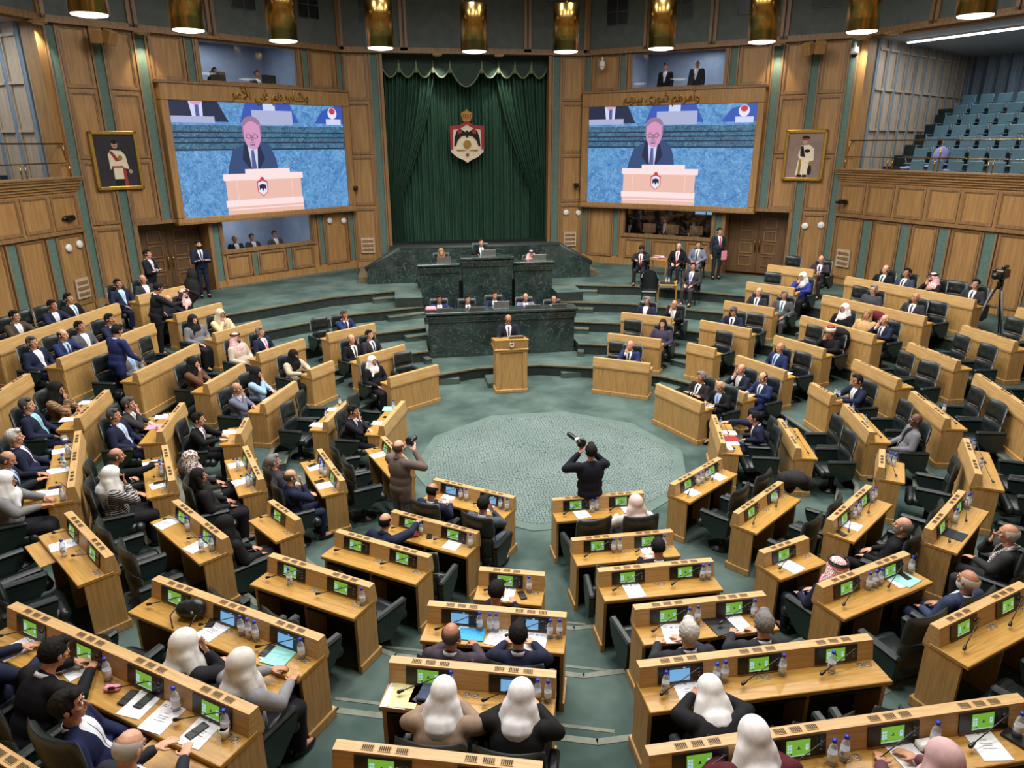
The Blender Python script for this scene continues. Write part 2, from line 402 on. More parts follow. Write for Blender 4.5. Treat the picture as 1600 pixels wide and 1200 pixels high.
# ---------------------------------------------------------------- walls
W1,WF,FE,WP=M('wall_wood'),M('wall_frame'),M('green_felt'),M('wall_pale')
def fmat(P,e,sg=1):
    e=Vector((e.x*sg,e.y,0)); P=Vector((P.x*sg,P.y,0)); n=Vector((-e.y,e.x,0))
    c=Vector((0,2,0))
    if n.dot(c-P)<0: n=-n
    return Matrix(((e.x,n.x,0,P.x),(e.y,n.y,0,P.y),(0,0,1,0),(0,0,0,1)))
class Wall:
    def __init__(s,Mx): s.X=Mx; s.w=MB()
    def b(s,s0,s1,z0,z1,y0,y1,m): s.w.box(((s0+s1)/2,(y0+y1)/2,(z0+z1)/2),(s1-s0,y1-y0,z1-z0),m,mat=s.X)
    def slab(s,S,Z,open_,m,y0=-.2,y1=0):
        S=sorted(S);Z=sorted(Z)
        for a,b in zip(S,S[1:]):
            for c,d in zip(Z,Z[1:]):
                sm,zm=(a+b)/2,(c+d)/2
                if any(o[0]<sm<o[1] and o[2]<zm<o[3] for o in open_): continue
                s.b(a,b,c,d,y0,y1,m)
    def frame(s,s0,s1,z0,z1,w=.07,d=.045,m=None,y=0):
        m=m or WF
        s.b(s0,s1,z1-w,z1,y,y+d,m); s.b(s0,s1,z0,z0+w,y,y+d,m); s.b(s0,s0+w,z0+w,z1-w,y,y+d,m); s.b(s1-w,s1,z0+w,z1-w,y,y+d,m)
        e=w*.45
        s.b(s0+w,s1-w,z1-w-e,z1-w,y,y+d*.5,m); s.b(s0+w,s1-w,z0+w,z0+w+e,y,y+d*.5,m); s.b(s0+w,s0+w+e,z0+w,z1-w,y,y+d*.5,m); s.b(s1-w-e,s1-w,z0+w,z1-w,y,y+d*.5,m)
    def strip(s,s0,s1,z0,z1): s.b(s0,s1,z0,z1,0,.02,FE); s.b(s0-.045,s0,z0,z1,0,.07,WF); s.b(s1,s1+.045,z0,z1,0,.07,WF)
    def done(s,name): return struct(obj(name,s.w.mesh(name)))
Z0=5*H; ZT=9.05
e1=(C2-C1).normalized(); L1=(C2-C1).length
def big_wall(sg,name):
    w=Wall(fmat(C1,e1,sg))
    lo=(1.74,5.09,2.68,3.68); up=(1.73,5.09,7.8,8.97); dr=(5.55,7.66,0,3.72)
    w.slab([0,1.73,1.74,5.09,5.55,7.66,L1],[0,2.68,3.68,3.72,7.8,8.97,ZT+.1],[lo,up,dr],W1)
    # strips
    for a,b,z0,z1 in ((.02,.2,1.85,ZT),(1.32,1.52,1.85,3.68),(5.2,5.42,1.6,3.68),(1.36,1.56,7.72,ZT),(5.24,5.46,7.72,ZT),(6.62,6.88,3.75,ZT),(7.78,8.02,Z0,ZT),(8.88,9.08,Z0,ZT)):
        w.strip(a,b,z0,z1)
    for a,b,z0,z1 in ((.28,1.25,1.8,3.66),(.32,1.28,7.78,ZT-.05),(5.54,6.52,7.78,ZT-.05)): w.frame(a,b,z0,z1)
    for a,b in ((6.95,7.72),(8.09,8.82)):
        for z0,z1 in ((7.45,ZT-.05),(5.62,7.38),(3.82,5.55)): w.frame(a,b,z0,z1)
    w.frame(8.09,8.82,1.75,3.72)
    for a,b in ((1.78,2.6),(2.9,3.9),(4.2,5.05)): w.frame(a,b,1.8,2.55)
    for a in (2.68,3.98): w.strip(a,a+.16,1.8,2.55)
    # trims round windows and door
    for o in (lo,up): w.frame(o[0]-.09,o[1]+.09,o[2]-.09,o[3]+.09,.09,.07)
    w.b(dr[0]-.1,dr[0],Z0,3.82,0,.08,WF); w.b(dr[1],dr[1]+.1,Z0,3.82,0,.08,WF); w.b(dr[0]-.1,dr[1]+.1,3.72,3.82,0,.08,WF)
    for a,b in ((0,5.45),(7.76,L1)): w.b(a,b,Z0,1.74,0,.06,W1); 
    w.b(0,5.45,Z0,Z0+.05,.05,.13,M('nosing_pale')); w.b(7.76,L1,Z0,Z0+.05,.05,.13,M('nosing_pale'))
    # door recess reveals
    w.b(dr[0]-.2,dr[0],0,3.9,-.7,-.2,W1); w.b(dr[1],dr[1]+.2,0,3.9,-.7,-.2,W1); w.b(dr[0],dr[1],3.72,3.9,-.7,-.2,W1); w.b(dr[0]-.2,dr[1]+.2,0,3.9,-.85,-.75,W1)
    w.done(name)
    # double door: two leaves
    X=w.X
    for q,(a,b) in enumerate(((5.57,6.6),(6.61,7.64))):
        d=MB(); d.box(((a+b)/2,-.62,(Z0+3.7)/2),(b-a,.06,3.7-Z0-.01),M('door_wood'),mat=X)
        for zz in (1.75,2.2,2.65,3.1):
            cx=(a+b)/2+(.12 if q==0 else -.12)
            for dz,hh in ((0,.03),(.34,.03)): d.box((cx,-.58,zz+dz),(.4,.035,.03),M('wall_frame'),mat=X)
            for dx in(-.2,.2): d.box((cx+dx,-.58,zz+.17),(.03,.035,.37),M('wall_frame'),mat=X)
        do=struct(obj('door_%d'%(1+q+(2 if sg>0 else 0)),d.mesh('door')))
        h=MB(); hx=6.53 if q==0 else 6.68
        h.tube([X@Vector((hx,-.58,2.3)),X@Vector((hx,-.52,2.34)),X@Vector((hx,-.52,2.62)),X@Vector((hx,-.58,2.66))],.014,8,M('brass'))
        h.box((hx,-.585,2.45),(.06,.01,.5),M('brass'),mat=X)
        part('door_handle',h.mesh('door_handle'),do)
    # windows with the rooms behind them
    for q,(o,nm,zf) in enumerate(((lo,'lower',1.9),(up,'upper',6.9))):
        dark=(sg>0 and q==0)
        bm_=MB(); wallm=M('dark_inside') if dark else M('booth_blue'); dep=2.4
        s0,s1,z0,z1=o[0]-.3,o[1]+.3,zf,o[3]+.35
        if q==1: z1=ZT+.2
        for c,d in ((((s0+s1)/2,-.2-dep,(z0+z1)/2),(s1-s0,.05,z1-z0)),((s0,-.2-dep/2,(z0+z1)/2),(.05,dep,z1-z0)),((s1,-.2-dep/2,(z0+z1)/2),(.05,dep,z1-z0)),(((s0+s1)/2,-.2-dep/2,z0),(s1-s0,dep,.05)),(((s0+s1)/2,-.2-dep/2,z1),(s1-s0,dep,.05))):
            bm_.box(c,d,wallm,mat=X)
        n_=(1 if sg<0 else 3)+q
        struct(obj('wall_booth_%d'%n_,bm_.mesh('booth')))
        g=MB(); g.box(((o[0]+o[1])/2,-.1,(o[2]+o[3])/2),(o[1]-o[0],.01,o[3]-o[2]),M('glass'),mat=X)
        wd=struct(obj('window_%d'%n_,g.mesh('pane')))
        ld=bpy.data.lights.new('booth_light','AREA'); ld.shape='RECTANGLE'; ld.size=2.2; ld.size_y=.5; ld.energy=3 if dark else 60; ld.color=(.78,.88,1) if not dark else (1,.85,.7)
        lo_=bpy.data.objects.new('booth_light',ld); COL.objects.link(lo_); lo_.location=X@Vector(((o[0]+o[1])/2,-1.4,z1-.1))
    return X
XR=big_wall(1,'wall_right_front'); XL=big_wall(-1,'wall_left_front')
# centre wall with curtain opening
w=Wall(fmat(Vector((-4.41,15.04,0)),Vector((1,0,0))))
w.slab([0,1.35,7.47,8.82],[0,2.3,ZT-.02,ZT+.1],[(1.35,7.47,2.3,ZT-.02)],W1)
for a,b,c,d in ((.3,.92,1.02,1.28),):
    for m_ in (0,1):
        f_=lambda s:(s if not m_ else 8.82-s)
        s0,s1=sorted((f_(.08),f_(.9))); t0,t1=sorted((f_(1.0),f_(1.24)))
        w.strip(t0,t1,2.0,ZT)
        for z0,z1 in ((7.45,ZT-.05),(5.62,7.38),(3.82,5.55),(1.75,3.72)): w.frame(s0,s1,z0,z1)
        u=f_(1.32); w.b(min(u,f_(1.42)),max(u,f_(1.42)),2.3,ZT,0,.1,WF)
        w.b(s0,s1,Z0,1.74,0,.05,W1)
w.b(1.35,7.47,2.3,ZT,-1.6,-1.55,M('fascia_green')); w.b(1.3,1.35,2.3,ZT,-1.6,-.2,W1); w.b(7.47,7.52,2.3,ZT,-1.6,-.2,W1)
w.done('wall_front')
# side walls with galleries
e2=(C3-C2).normalized(); RN=Vector((.951,.309,0))
def side_wall(sg,name):
    w=Wall(fmat(C2,e2,sg)); L=9.15; X=w.X
    w.slab([0,L],[0,3.72],[],W1)
    for a in (1.03,2.33,3.52,4.81,6.1,7.4,8.7): w.strip(a+.02,a+.32,Z0,3.62)
    for a,b in ((.06,.96),(1.42,2.26),(2.72,3.45),(3.92,4.74),(5.2,6.03)): w.frame(a,b,Z0+.2,3.64,.05,.03)
    # parapet
    w.slab([0,L],[3.72,5.0],[],W1,-.3,.06)
    w.b(-.02,L,3.68,3.76,.06,.1,WF)
    n=9
    for i in range(n): w.frame(.05+i*1.0,.98+i*1.0,3.8,4.72,.06,.03,y=.06)
    for i,(z,yy) in enumerate(((4.78,.10),(4.85,.15),(4.92,.20),(5.0,.26),(5.08,.32))): w.b(-.05,L,z,z+.08,-.2,yy,W1)
    w.b(-.05,L,5.13,5.17,-.3,.36,WF)
    w.slab([0,L],[ZT-.1,ZT],[],W1,-.3,0)
    w.b(-.02,.3,5.15,ZT,-.35,.03,W1)
    w.b(.0,.05,5.15,ZT,.0,.06,WF)
    w.done(name)
    # gallery: stage-side wall, floor steps, ceiling, back curtain
    g=MB(); P0=Vector((.25,-.3)); P1=Vector((-1.9,-8.6)); d=P1-P0; ang=math.atan2(d.y,d.x); Mg=X@Matrix.Translation((P0.x,P0.y,0))@Matrix.Rotation(ang,4,'Z')
    gl=d.length
    g.box((gl/2,-.1 if sg>0 else -.1,7),(gl,.2,4.4),WP,mat=Mg)
    for i in range(11):
        a=.25+i*.78
        g.box((a,.03,7),(.14,.04,4.1),M('back_curtain'),mat=Mg)
        for zz in (6.35,7.55,8.7): g.box((a+.39,.04,zz),(.62,.07,.07),WP,mat=Mg)
        for dx in (.1,.68): g.box((a+dx,.03,7),(.03,.04,4.0),WP,mat=Mg)
    struct(obj(name.replace('front','gallery')+'_gallery',g.mesh('gallery_wall')))
    g=MB(); 
    for i in range(8): g.box((3.2,-(.3+.75*i+.375+(.35 if i==0 else .35)),2.3+.17*i+1.1),(12.5,.76,2.2+.345*i+.0),M('riser_green'),mat=X)
    g.box((3.2,-7.4,3.8),(12.5,2.4,6.6),M('riser_green'),mat=X)
    struct(obj('floor_gallery',g.mesh('floor')))
    g=MB(); g.box((3.5,-4.6,ZT+.0),(12,8.6,.12),M('ceiling_white'),mat=X); struct(obj('ceiling_gallery',g.mesh('ceiling')))
    g=MB(); g.box((4.4,-1.9,ZT-.12),(8.4,.12,.05),M('tube_glow'),mat=X); g.box((4.4,-1.9,ZT-.085),(8.5,.2,.04),M('white_gloss'),mat=X)
    tag(obj('strip_light',g.mesh('strip_light')),'long white strip light under the %s gallery ceiling'%('right' if sg>0 else 'left'),'light')
    g=MB(); N_=60; pts=[]
    for i in range(N_*2+1):
        s_=-3+11.5*i/(N_*2); pts.append((s_,-8.45+.07*math.sin(i*1.35)+.03*math.sin(i*.7)))
    for (a,b) in zip(pts,pts[1:]):
        g.face([X@Vector((a[0],a[1],6.9)),X@Vector((b[0],b[1],6.9)),X@Vector((b[0],b[1],ZT)),X@Vector((a[0],a[1],ZT))],M('back_curtain'))
    tag(obj('curtain',g.mesh('curtain')),'pleated grey blue curtain at the back of the %s gallery'%('right' if sg>0 else 'left'),'curtain')
    g=MB(); g.box((4,-8.65,5),(13,.1,9),WP,mat=X); struct(obj('wall_gallery_back',g.mesh('wall')))
    for s_ in (1.5,4.5,7.5):
        ld=bpy.data.lights.new('gallery_light','AREA'); ld.shape='RECTANGLE'; ld.size=2.6; ld.size_y=.15; ld.energy=95; ld.color=(.84,.93,1)
        o=bpy.data.objects.new('gallery_light',ld); COL.objects.link(o); o.location=X@Vector((s_,-1.9,ZT-.17))
    for s_ in (1.5,6):
        ld=bpy.data.lights.new('gallery_light','AREA'); ld.shape='RECTANGLE'; ld.size=2.6; ld.size_y=.3; ld.energy=95; ld.color=(.84,.93,1)
        o=bpy.data.objects.new('gallery_light',ld); COL.objects.link(o); o.location=X@Vector((s_,-5.5,ZT-.14))
    # brass railing
    r=empty('railing',tuple(X@Vector((0,-.02,5.17)))); Y=.12
    tp=MB(); tp.tube([X@Vector((.2,Y,6.02)),X@Vector((9,Y,6.02))],.022,8,M('brass')); 
    tp.tube([X@Vector((.2,Y,6.02)),X@Vector((.08,Y-.1,5.6)),X@Vector((.05,Y-.12,5.5))],.016,8,M('brass'))
    r.location=(0,0,0)
    part('top_rail',tp.mesh('top_rail'),r)
    tp=MB(); tp.tube([X@Vector((.12,Y,5.53)),X@Vector((9,Y,5.53))],.016,8,M('brass')); part('lower_rail',tp.mesh('lower_rail'),r)
    for i,s_ in enumerate((.12,1.62,1.78,3.1,3.22,4.6,4.72,6.1,6.22,7.6,7.72,8.9)):
        tp=MB(); tp.tube([X@Vector((s_,Y,5.16)),X@Vector((s_,Y,5.53 if i%2 or i==0 else 6.02 if i%4==0 else 5.53))],.018,8,M('brass')); part('baluster',tp.mesh('baluster'),r)
    tag(r,'brass railing along the top of the %s gallery parapet'%('right' if sg>0 else 'left'),'railing')
    return X
GR=side_wall(1,'wall_right'); GL=side_wall(-1,'wall_left')
# back walls (behind and beside the viewpoint)
for nm,P,Q in (('wall_right_rear',C3,C4),('wall_right_back',C4,C5)):
    for sg in (1,-1):
        w=Wall(fmat(P,(Q-P).normalized(),sg)); L=(Q-P).length; w.slab([0,L],[0,ZT+.1],[],W1)
        for i in range(6): w.frame(.1+i*1.5,1.4+i*1.5,2.2,8.9)
        w.done(nm if sg>0 else nm.replace('right','left'))
w=Wall(fmat(Vector((-C5.x,C5.y,0)),Vector((1,0,0)))); w.slab([0,2*C5.x],[0,ZT+.1],[],W1); w.done('wall_back')
# fascia drum and ceiling
ZC=12.6
fz=MB(); pan=M('fascia_green')
P10=[Vector((p.x,p.y,0)) for p in WALLPOLY]
ctr=Vector((0,1,0))
for i in range(10):
    a,b=P10[i],P10[(i+1)%10]; d=(b-a); L=d.length; e=d.normalized()
    X=Matrix(((e.x,-e.y,0,a.x),(e.y,e.x,0,a.y),(0,0,1,0),(0,0,0,1)))
    fz.box((L/2,-.1,(ZT+ZC)/2),(L,.2,ZC-ZT),pan,mat=X)
    n=4; st=L/n
    for k in range(n):
        s0,s1=k*st+.03,(k+1)*st-.03
        for c,dd in ((((s0+s1)/2,.03,ZT+.07),(s1-s0,.08,.12)),((s0+.05,.03,(ZT+ZC)/2),(.1,.08,ZC-ZT)),((s1-.05,.03,(ZT+ZC)/2),(.1,.08,ZC-ZT))): fz.box(c,dd,WF,mat=X)
        if i in (3,4,5,2,6) and not (i==4 and k in (1,2)) :
            cx=(s0+s1)/2; cz=10.35
            # framed ventilation grille
            for dx,dz,ww,hh in ((0,.42,.8,.02),(0,-.42,.8,.02),(-.4,0,.02,.86),(.4,0,.02,.86),(0,0,.015,.84),(0,0,.8,.015)): fz.box((cx+dx,.02,cz+dz),(ww,.03,hh),M('green_felt'),mat=X)
            fz.box((cx,.01,cz),(.78,.01,.82),M('black_plastic'),mat=X)
    fz.box((L/2,.0,ZT-.02),(L,.35,.08),WF,mat=X)
struct(obj('trim_fascia',fz.mesh('fascia')))
c=MB(); c.prism([(p.x*1.03,p.y*1.03) for p in P10],ZC,ZC+.1,M('ceiling_white')); struct(obj('ceiling',c.mesh('ceiling')))
# ---------------------------------------------------------------- stage curtain
def drape(x0,x1,z0,z1,y,amp,nf,name,label,pinch=None):
    g=MB(); n=nf*8; rows=14; V=[]
    for r in range(rows+1):
        t=r/rows; z=z1+(z0-z1)*t; row=[]
        for i in range(n+1):
            u=i/n; x=x0+(x1-x0)*u
            if pinch: x=pinch(u,t)
            row.append(g.bm.verts.new((x,y+amp*math.sin(u*nf*2*PI)+amp*.4*math.sin(u*nf*PI*1.3+1),z)))
        V.append(row)
    for a,b in zip(V,V[1:]):
        for i in range(n):
            f_=g.bm.faces.new((a[i],a[i+1],b[i+1],b[i])); f_.smooth=True
    return tag(obj('curtain',g.mesh(name,M('curtain_green'))),label,'curtain')
drape(-3.05,3.05,2.32,8.95,16.1,.085,44,'curtain','dark green pleated curtain hanging behind the crest')
def pin(sg):
    def f_(u,t):
        # side swag pulled out to a tie at about two thirds down
        k=min(1,t/.72); inner=1.12*(1-k)+2.55*k if t<.72 else 2.55+.1*math.sin((t-.72)*8)
        inner=1.12+(2.5-1.12)*(k**1.5)
        if t>.72: inner=2.5-.1*(t-.72)
        return sg*(3.05-(3.05-inner)*u)
    return f_
for sg,s in((-1,'left'),(1,'right')):
    drape(0,1,2.32,8.7,15.72,.10,13,'curtain','green side curtain tied back on the %s of the stage'%s,pin(sg))
# scalloped valance with fringe and tassels
vr=empty('valance'); vm=MB(); fr_=MB(); yv=15.45
ctrs=[-3.03,-2.42,-1.8,-1.2,-.58,.58,1.2,1.8,2.42,3.03]
for a,b in zip(ctrs,ctrs[1:]):
    dp=.38 if b-a<.9 else .68; n=14; rowt=[];rowb=[]
    pts=[]
    for i in range(n+1):
        u=i/n; x=a+(b-a)*u; z=8.62-dp*math.sin(PI*u)**.8; pts.append((x,z))
    for (x0,z0),(x1,z1) in zip(pts,pts[1:]):
        vm.face([(x0,yv,z0),(x1,yv,z1),(x1,yv,9.05),(x0,yv,9.05)],M('valance_green'))
        vm.face([(x0,yv+.05,z0),(x0,yv+.05,9.05),(x1,yv+.05,9.05),(x1,yv+.05,z1)],M('valance_green'))
    fr_.tube([(x,yv-.015,z+.01) for x,z in pts],.028,6,M('trim_sage'))
part('cloth',vm.mesh('cloth'),vr); part('fringe',fr_.mesh('fringe'),vr)
for x in ctrs[1:-1]:
    t=MB(); t.lathe([(0,.0),(.075,0),(.05,.17),(.03,.22),(.045,.27),(.02,.31),(.02,.36),(.035,.39),(0,.43)],10,M('trim_sage'),c=(x,yv-.04,8.4)); part('tassel',t.mesh('tassel'),vr)
tag(vr,'dark green scalloped valance with pale fringe and tassels over the stage','valance')
# ---------------------------------------------------------------- crest
def flat(mb,pts,y,th,m,cx,cz,s=1,X=None):
    """thin solid from outline pts (x,z) facing -y"""
    A=(X or Matrix())@Matrix(((1,0,0,cx),(0,0,-1,y),(0,1,0,cz),(0,0,0,1)))@Matrix.Diagonal((s,s,1,1))
    mb.prism(pts,0,th,m,A)
def crest_parts(parent,X,s,screen=False):
    """coat of arms in local xz, facing -y; half width about .64"""
    C=lambda n,e: M(e) if screen else M(n)
    def P(nm,shapes,m,th):
        b=MB()
        for sh in shapes: flat(b,sh,0,th,m,0,0,1,X)
        part(nm,b.mesh(nm),parent)
    mir=lambda p:[(-x,z) for x,z in p][::-1]
    body=[(-.60,.42),(-.62,-.42),(-.38,-.62),(-.14,-.72),(0,-.82),(.14,-.72),(.38,-.62),(.62,-.42),(.60,.42),(.28,.40),(0,.56),(-.28,.40)]
    P('shield',[body],C('ivory','sc_white'),.05)
    L=[(-.64,.50),(-.64,-.30),(-.54,-.34),(-.52,.38),(-.26,.42),(0,.56),(0,.68),(-.12,.62),(-.28,.52)]
    P('mantle',[L,mir(L)],C('crimson','sc_red'),.08)
    fl_=[(-.05,.28),(-.25,.40),(-.38,.34),(-.47,.10),(-.50,-.22),(-.42,-.20),(-.36,-.02),(-.2,.14),(-.05,.16)]
    P('eagle_wing',[fl_,mir(fl_)],C('black_cloth','sc_navy'),.07)
    rd=[(-.2,.36),(-.34,.36),(-.34,.22),(-.2,.24)]
    P('flag',[rd,mir(rd)],C('red_flag','sc_red'),.075)
    P('eagle_head',[[(-.04,.1),(.04,.1),(.05,.3),(0,.36),(-.05,.3)]],C('black_cloth','sc_navy'),.08)
    circ=[(.15*math.cos(i*PI/10),-.15+.15*math.sin(i*PI/10)) for i in range(20)]
    P('globe',[circ],C('gold_paint','sc_navy'),.09)
    wh=[(-.12,-.38),(-.34,-.40),(-.42,-.36),(-.40,-.33),(-.2,-.34),(-.05,-.36)]
    P('ribbon',[wh,mir(wh)],C('gold_paint','sc_navy'),.07)
    st=[((.08 if i%2 else .045)*math.cos(i*PI/6),-.53+(.08 if i%2 else .045)*math.sin(i*PI/6)) for i in range(12)]
    P('medal',[st],C('crimson','sc_red'),.07)
    cr_=[(-.14,.66),(.14,.66),(.16,.74),(.22,.92),(.14,1.0),(.05,1.02),(0,1.1),(-.05,1.02),(-.14,1.0),(-.22,.92),(-.16,.74)]
    P('crown',[cr_],C('gold_paint','sc_red'),.09)
    arcs=[[(x-.02,.76),(x+.02,.76),(x*1.5+.025,.92),(x*1.5-.025,.92)] for x in (-.1,-.035,.035,.1)]
    P('crown_lining',arcs,C('crimson','sc_white'),.1)
cr_=empty('coat_of_arms',(0,0,0)); crest_parts(cr_,Matrix.Translation((0,15.62,6.1))@Matrix.Diagonal((1,1,1,1)),1)
tag(cr_,'painted coat of arms with gold crown hanging on the green curtain','crest')
# ---------------------------------------------------------------- marble benches, dais
MG=M('marble_green')
def bench(name,x0,x1,y,z0,z1,depth,label):
    o=empty(name,((x0+x1)/2,y,z0)); w_=x1-x0; h=z1-z0
    b=MB(); b.box((0,depth/2,h/2-.1),(w_-.1,depth-.12,h-.2),MG); part('body',b.mesh('body'),o)
    b=MB(); b.box((0,depth/2,h-.04),(w_+.06,depth+.06,.08),MG,bev=.015); part('countertop',b.mesh('countertop'),o)
    b=MB(); 
    for i,(zz,ex) in enumerate(((h-.14,.0),(h-.2,-.03),(h-.26,-.05))): b.box((0,depth/2,zz),(w_+ex,depth+ex,.06),MG)
    part('moulding',b.mesh('moulding'),o)
    b=MB(); b.box((0,depth/2,.05),(w_-.04,depth-.04,.1),MG); part('plinth',b.mesh('plinth'),o)
    return tag(o,label,'bench')
bench('marble_bench',-2.11,2.11,6.5,H,1.59,.5,'long dark green marble bench for five seats behind the lectern')
bench('marble_bench',-.84,.84,9.85,H,2.56,.5,'tall centre section of green marble bench under the crest')
bench('marble_bench',-2.2,-.86,9.98,H,2.36,.45,'left section of high green marble bench below the curtain')
bench('marble_bench',.86,2.2,9.98,H,2.36,.45,'right section of high green marble bench below the curtain')
f=MB()
f.box((0,7.9,(.78+H)/2+.0),(4.2,1.3,.78-H),car)      # seat platform behind the long bench
f.box((0,11.1,.85),(4.4,1.0,1.7),ris)
f.box((0,13.4,1.16),(6.2,3.3,2.32),M('riser_green'))
for sg in(-1,1):
    for i in range(4): f.box((sg*(3.27+.36*i),13.0,(2.32-.21*(i+1))/2),(.38,2.3,2.32-.21*(i+1)),M('nosing'))
    f.box((sg*2.6,11.3,Z0/2),(.9,.9,Z0-.01),car)
struct(obj('floor_dais',f.mesh('floor_dais')))
f=MB(); A=Matrix(((1,0,0,0),(0,0,-1,11.78),(0,1,0,0),(0,0,0,1)))
f.prism([(-3.85,Z0),(3.85,Z0),(3.85,1.98),(2.72,2.62),(-2.72,2.62),(-3.85,1.98)],0,.18,MG,A)
for p,q in (((-2.74,2.64),(2.74,2.64)),((-2.72,2.64),(-3.9,1.97)),((2.72,2.64),(3.9,1.97))):
    f.tube([(p[0],11.69,p[1]),(q[0],11.69,q[1])],.1,4,M('riser_green'))
tag(obj('parapet_wall',f.mesh('parapet')),'low green marble parapet with sloping ends behind the high bench','parapet')
# ================================================================ WALL THINGS
def big_screen(sg):
    X=XR if sg>0 else XL; side='right' if sg>0 else 'left'
    o=empty('video_wall')
    b=MB(); 
    for s0,s1,z0,z1 in ((.0,6.52,7.22,7.72),(.0,6.52,3.68,3.84),(.0,.27,3.84,7.22),(6.3,6.52,3.84,7.22)): b.box(((s0+s1)/2,.15,(z0+z1)/2),(s1-s0,.3,z1-z0),W1,mat=X,bev=.02)
    for z in (3.68,7.72): b.box((3.26,.17,z),(6.58,.34,.06),WF,mat=X)
    part('frame',b.mesh('frame'),o)
    b=MB(); b.box((3.285,.17,5.53),(6.05,.1,3.4),M('black_plastic'),mat=X); part('cabinet',b.mesh('cabinet'),o)
    # picture on the screen. u 0..1 left to right as seen, v 0..1 top to bottom
    def pt(u,v,d=.222):
        s=.27+6.03*(u if sg>0 else 1-u); return X@Vector((s,d,7.22-3.38*v))
    lay=[0]
    def poly(pts,m,mb):
        lay[0]+=1; mb.face([pt(u,v,.222+.0006*lay[0]) for u,v in pts],M(m))
    def rect(a,b_,c,d,m,mb): poly([(a,b_),(c,b_),(c,d),(a,d)],m,mb)
    def el(cx,cy,rx,ry,m,mb,a0=0,a1=2*PI): poly([(cx+rx*math.cos(a0+(a1-a0)*i/24),cy+ry*math.sin(a0+(a1-a0)*i/24)) for i in range(24)],m,mb)
    p=MB()
    rect(0,0,1,1,'screen_marble',p)
    rect(0,.16,1,.42,'screen_ledge',p); rect(0,.16,1,.2,'sc_laptop' if 0 else 'screen_marble',p)
    for v in (.255,.30,.345,.405): rect(0,v,1,v+.012,'sc_dark',p)
    # three people cut off at the top
    poly([(0,0),(.25,0),(.30,.17),(0,.17)],'sc_dark',p); poly([(.1,0),(.17,0),(.165,.17),(.115,.17)],'sc_shirt',p); rect(.13,.02,.15,.17,'sc_tie',p); el(.137,.0,.03,.03,'sc_skin',p,0,PI)
    poly([(.40,0),(.66,0),(.71,.17),(.36,.17)],'sc_suit2',p); rect(.5,0,.57,.12,'sc_shirt',p)
    poly([(.86,.05),(.95,0),(1,0),(1,.17),(.81,.17)],'sc_suit2',p)
    rect(0,.125,.225,.18,'sc_laptop',p); rect(.43,.06,.67,.19,'sc_laptop',p)
    rect(.885,.125,.985,.18,'sc_shirt',p); el(.93,.07,.03,.055,'sc_white',p); el(.93,.05,.02,.03,'sc_red',p)
    part('picture',p.mesh('picture'),o)
    # speaker
    p=MB()
    poly([(.37,.36),(.30,.42),(.27,.56),(.255,.68),(.56,.68),(.545,.5),(.52,.38),(.45,.33)],'sc_suit',p)
    poly([(.37,.35),(.45,.36),(.435,.66),(.39,.66)],'sc_shirt',p); poly([(.405,.42),(.42,.42),(.43,.66),(.395,.66)],'sc_tie',p)
    poly([(.37,.35),(.385,.35),(.40,.62),(.35,.5)],'sc_dark',p); poly([(.455,.36),(.445,.36),(.43,.62),(.48,.5)],'sc_dark',p)
    el(.42,.27,.05,.145,'sc_skin',p); el(.42,.20,.054,.085,'sc_hair',p,PI,2*PI); el(.42,.235,.042,.075,'sc_skin',p); rect(.366,.2,.374,.30,'sc_hair',p); rect(.466,.2,.474,.30,'sc_hair',p)
    for cx in (.398,.436): 
        el(cx,.295,.016,.02,'sc_dark',p); el(cx,.295,.012,.015,'sc_skin',p)
    rect(.403,.366,.43,.376,'sc_tie',p); rect(.402,.345,.432,.353,'sc_hair',p); poly([(.414,.29),(.42,.29),(.427,.335),(.408,.335)],'sc_hair',p); rect(.385,.262,.409,.268,'sc_hair',p); rect(.426,.262,.448,.268,'sc_hair',p)
    part('speaker_figure',p.mesh('speaker_figure'),o)
    p=MB()
    rect(.23,.63,.70,.69,'sc_podium_edge',p); rect(.24,.69,.685,.87,'sc_podium',p); rect(.30,.70,.302,.87,'sc_podium_edge',p); rect(.625,.70,.627,.87,'sc_podium_edge',p)
    rect(.23,.87,.69,.93,'sc_podium_edge',p); rect(.235,.93,.69,1,'sc_podium',p); rect(.235,.95,.69,.96,'sc_red' if 0 else 'sc_podium_edge',p)
    rect(.355,.59,.62,.64,'sc_podium_edge',p)
    poly([(.415,.71),(.445,.68),(.478,.71),(.478,.80),(.447,.85),(.415,.80)],'sc_red',p); poly([(.42,.72),(.447,.70),(.473,.72),(.473,.8),(.447,.84),(.42,.8)],'sc_white',p)
    poly([(.427,.74),(.447,.73),(.467,.74),(.467,.79),(.455,.77),(.447,.8),(.439,.77),(.427,.79)],'sc_navy',p); el(.447,.685,.012,.02,'sc_red',p)
    part('podium_figure',p.mesh('podium_figure'),o)
    # raised brass calligraphy
    txt='وشاورهم في الأمر' if sg<0 else 'وأمرهم شورى بينهم'
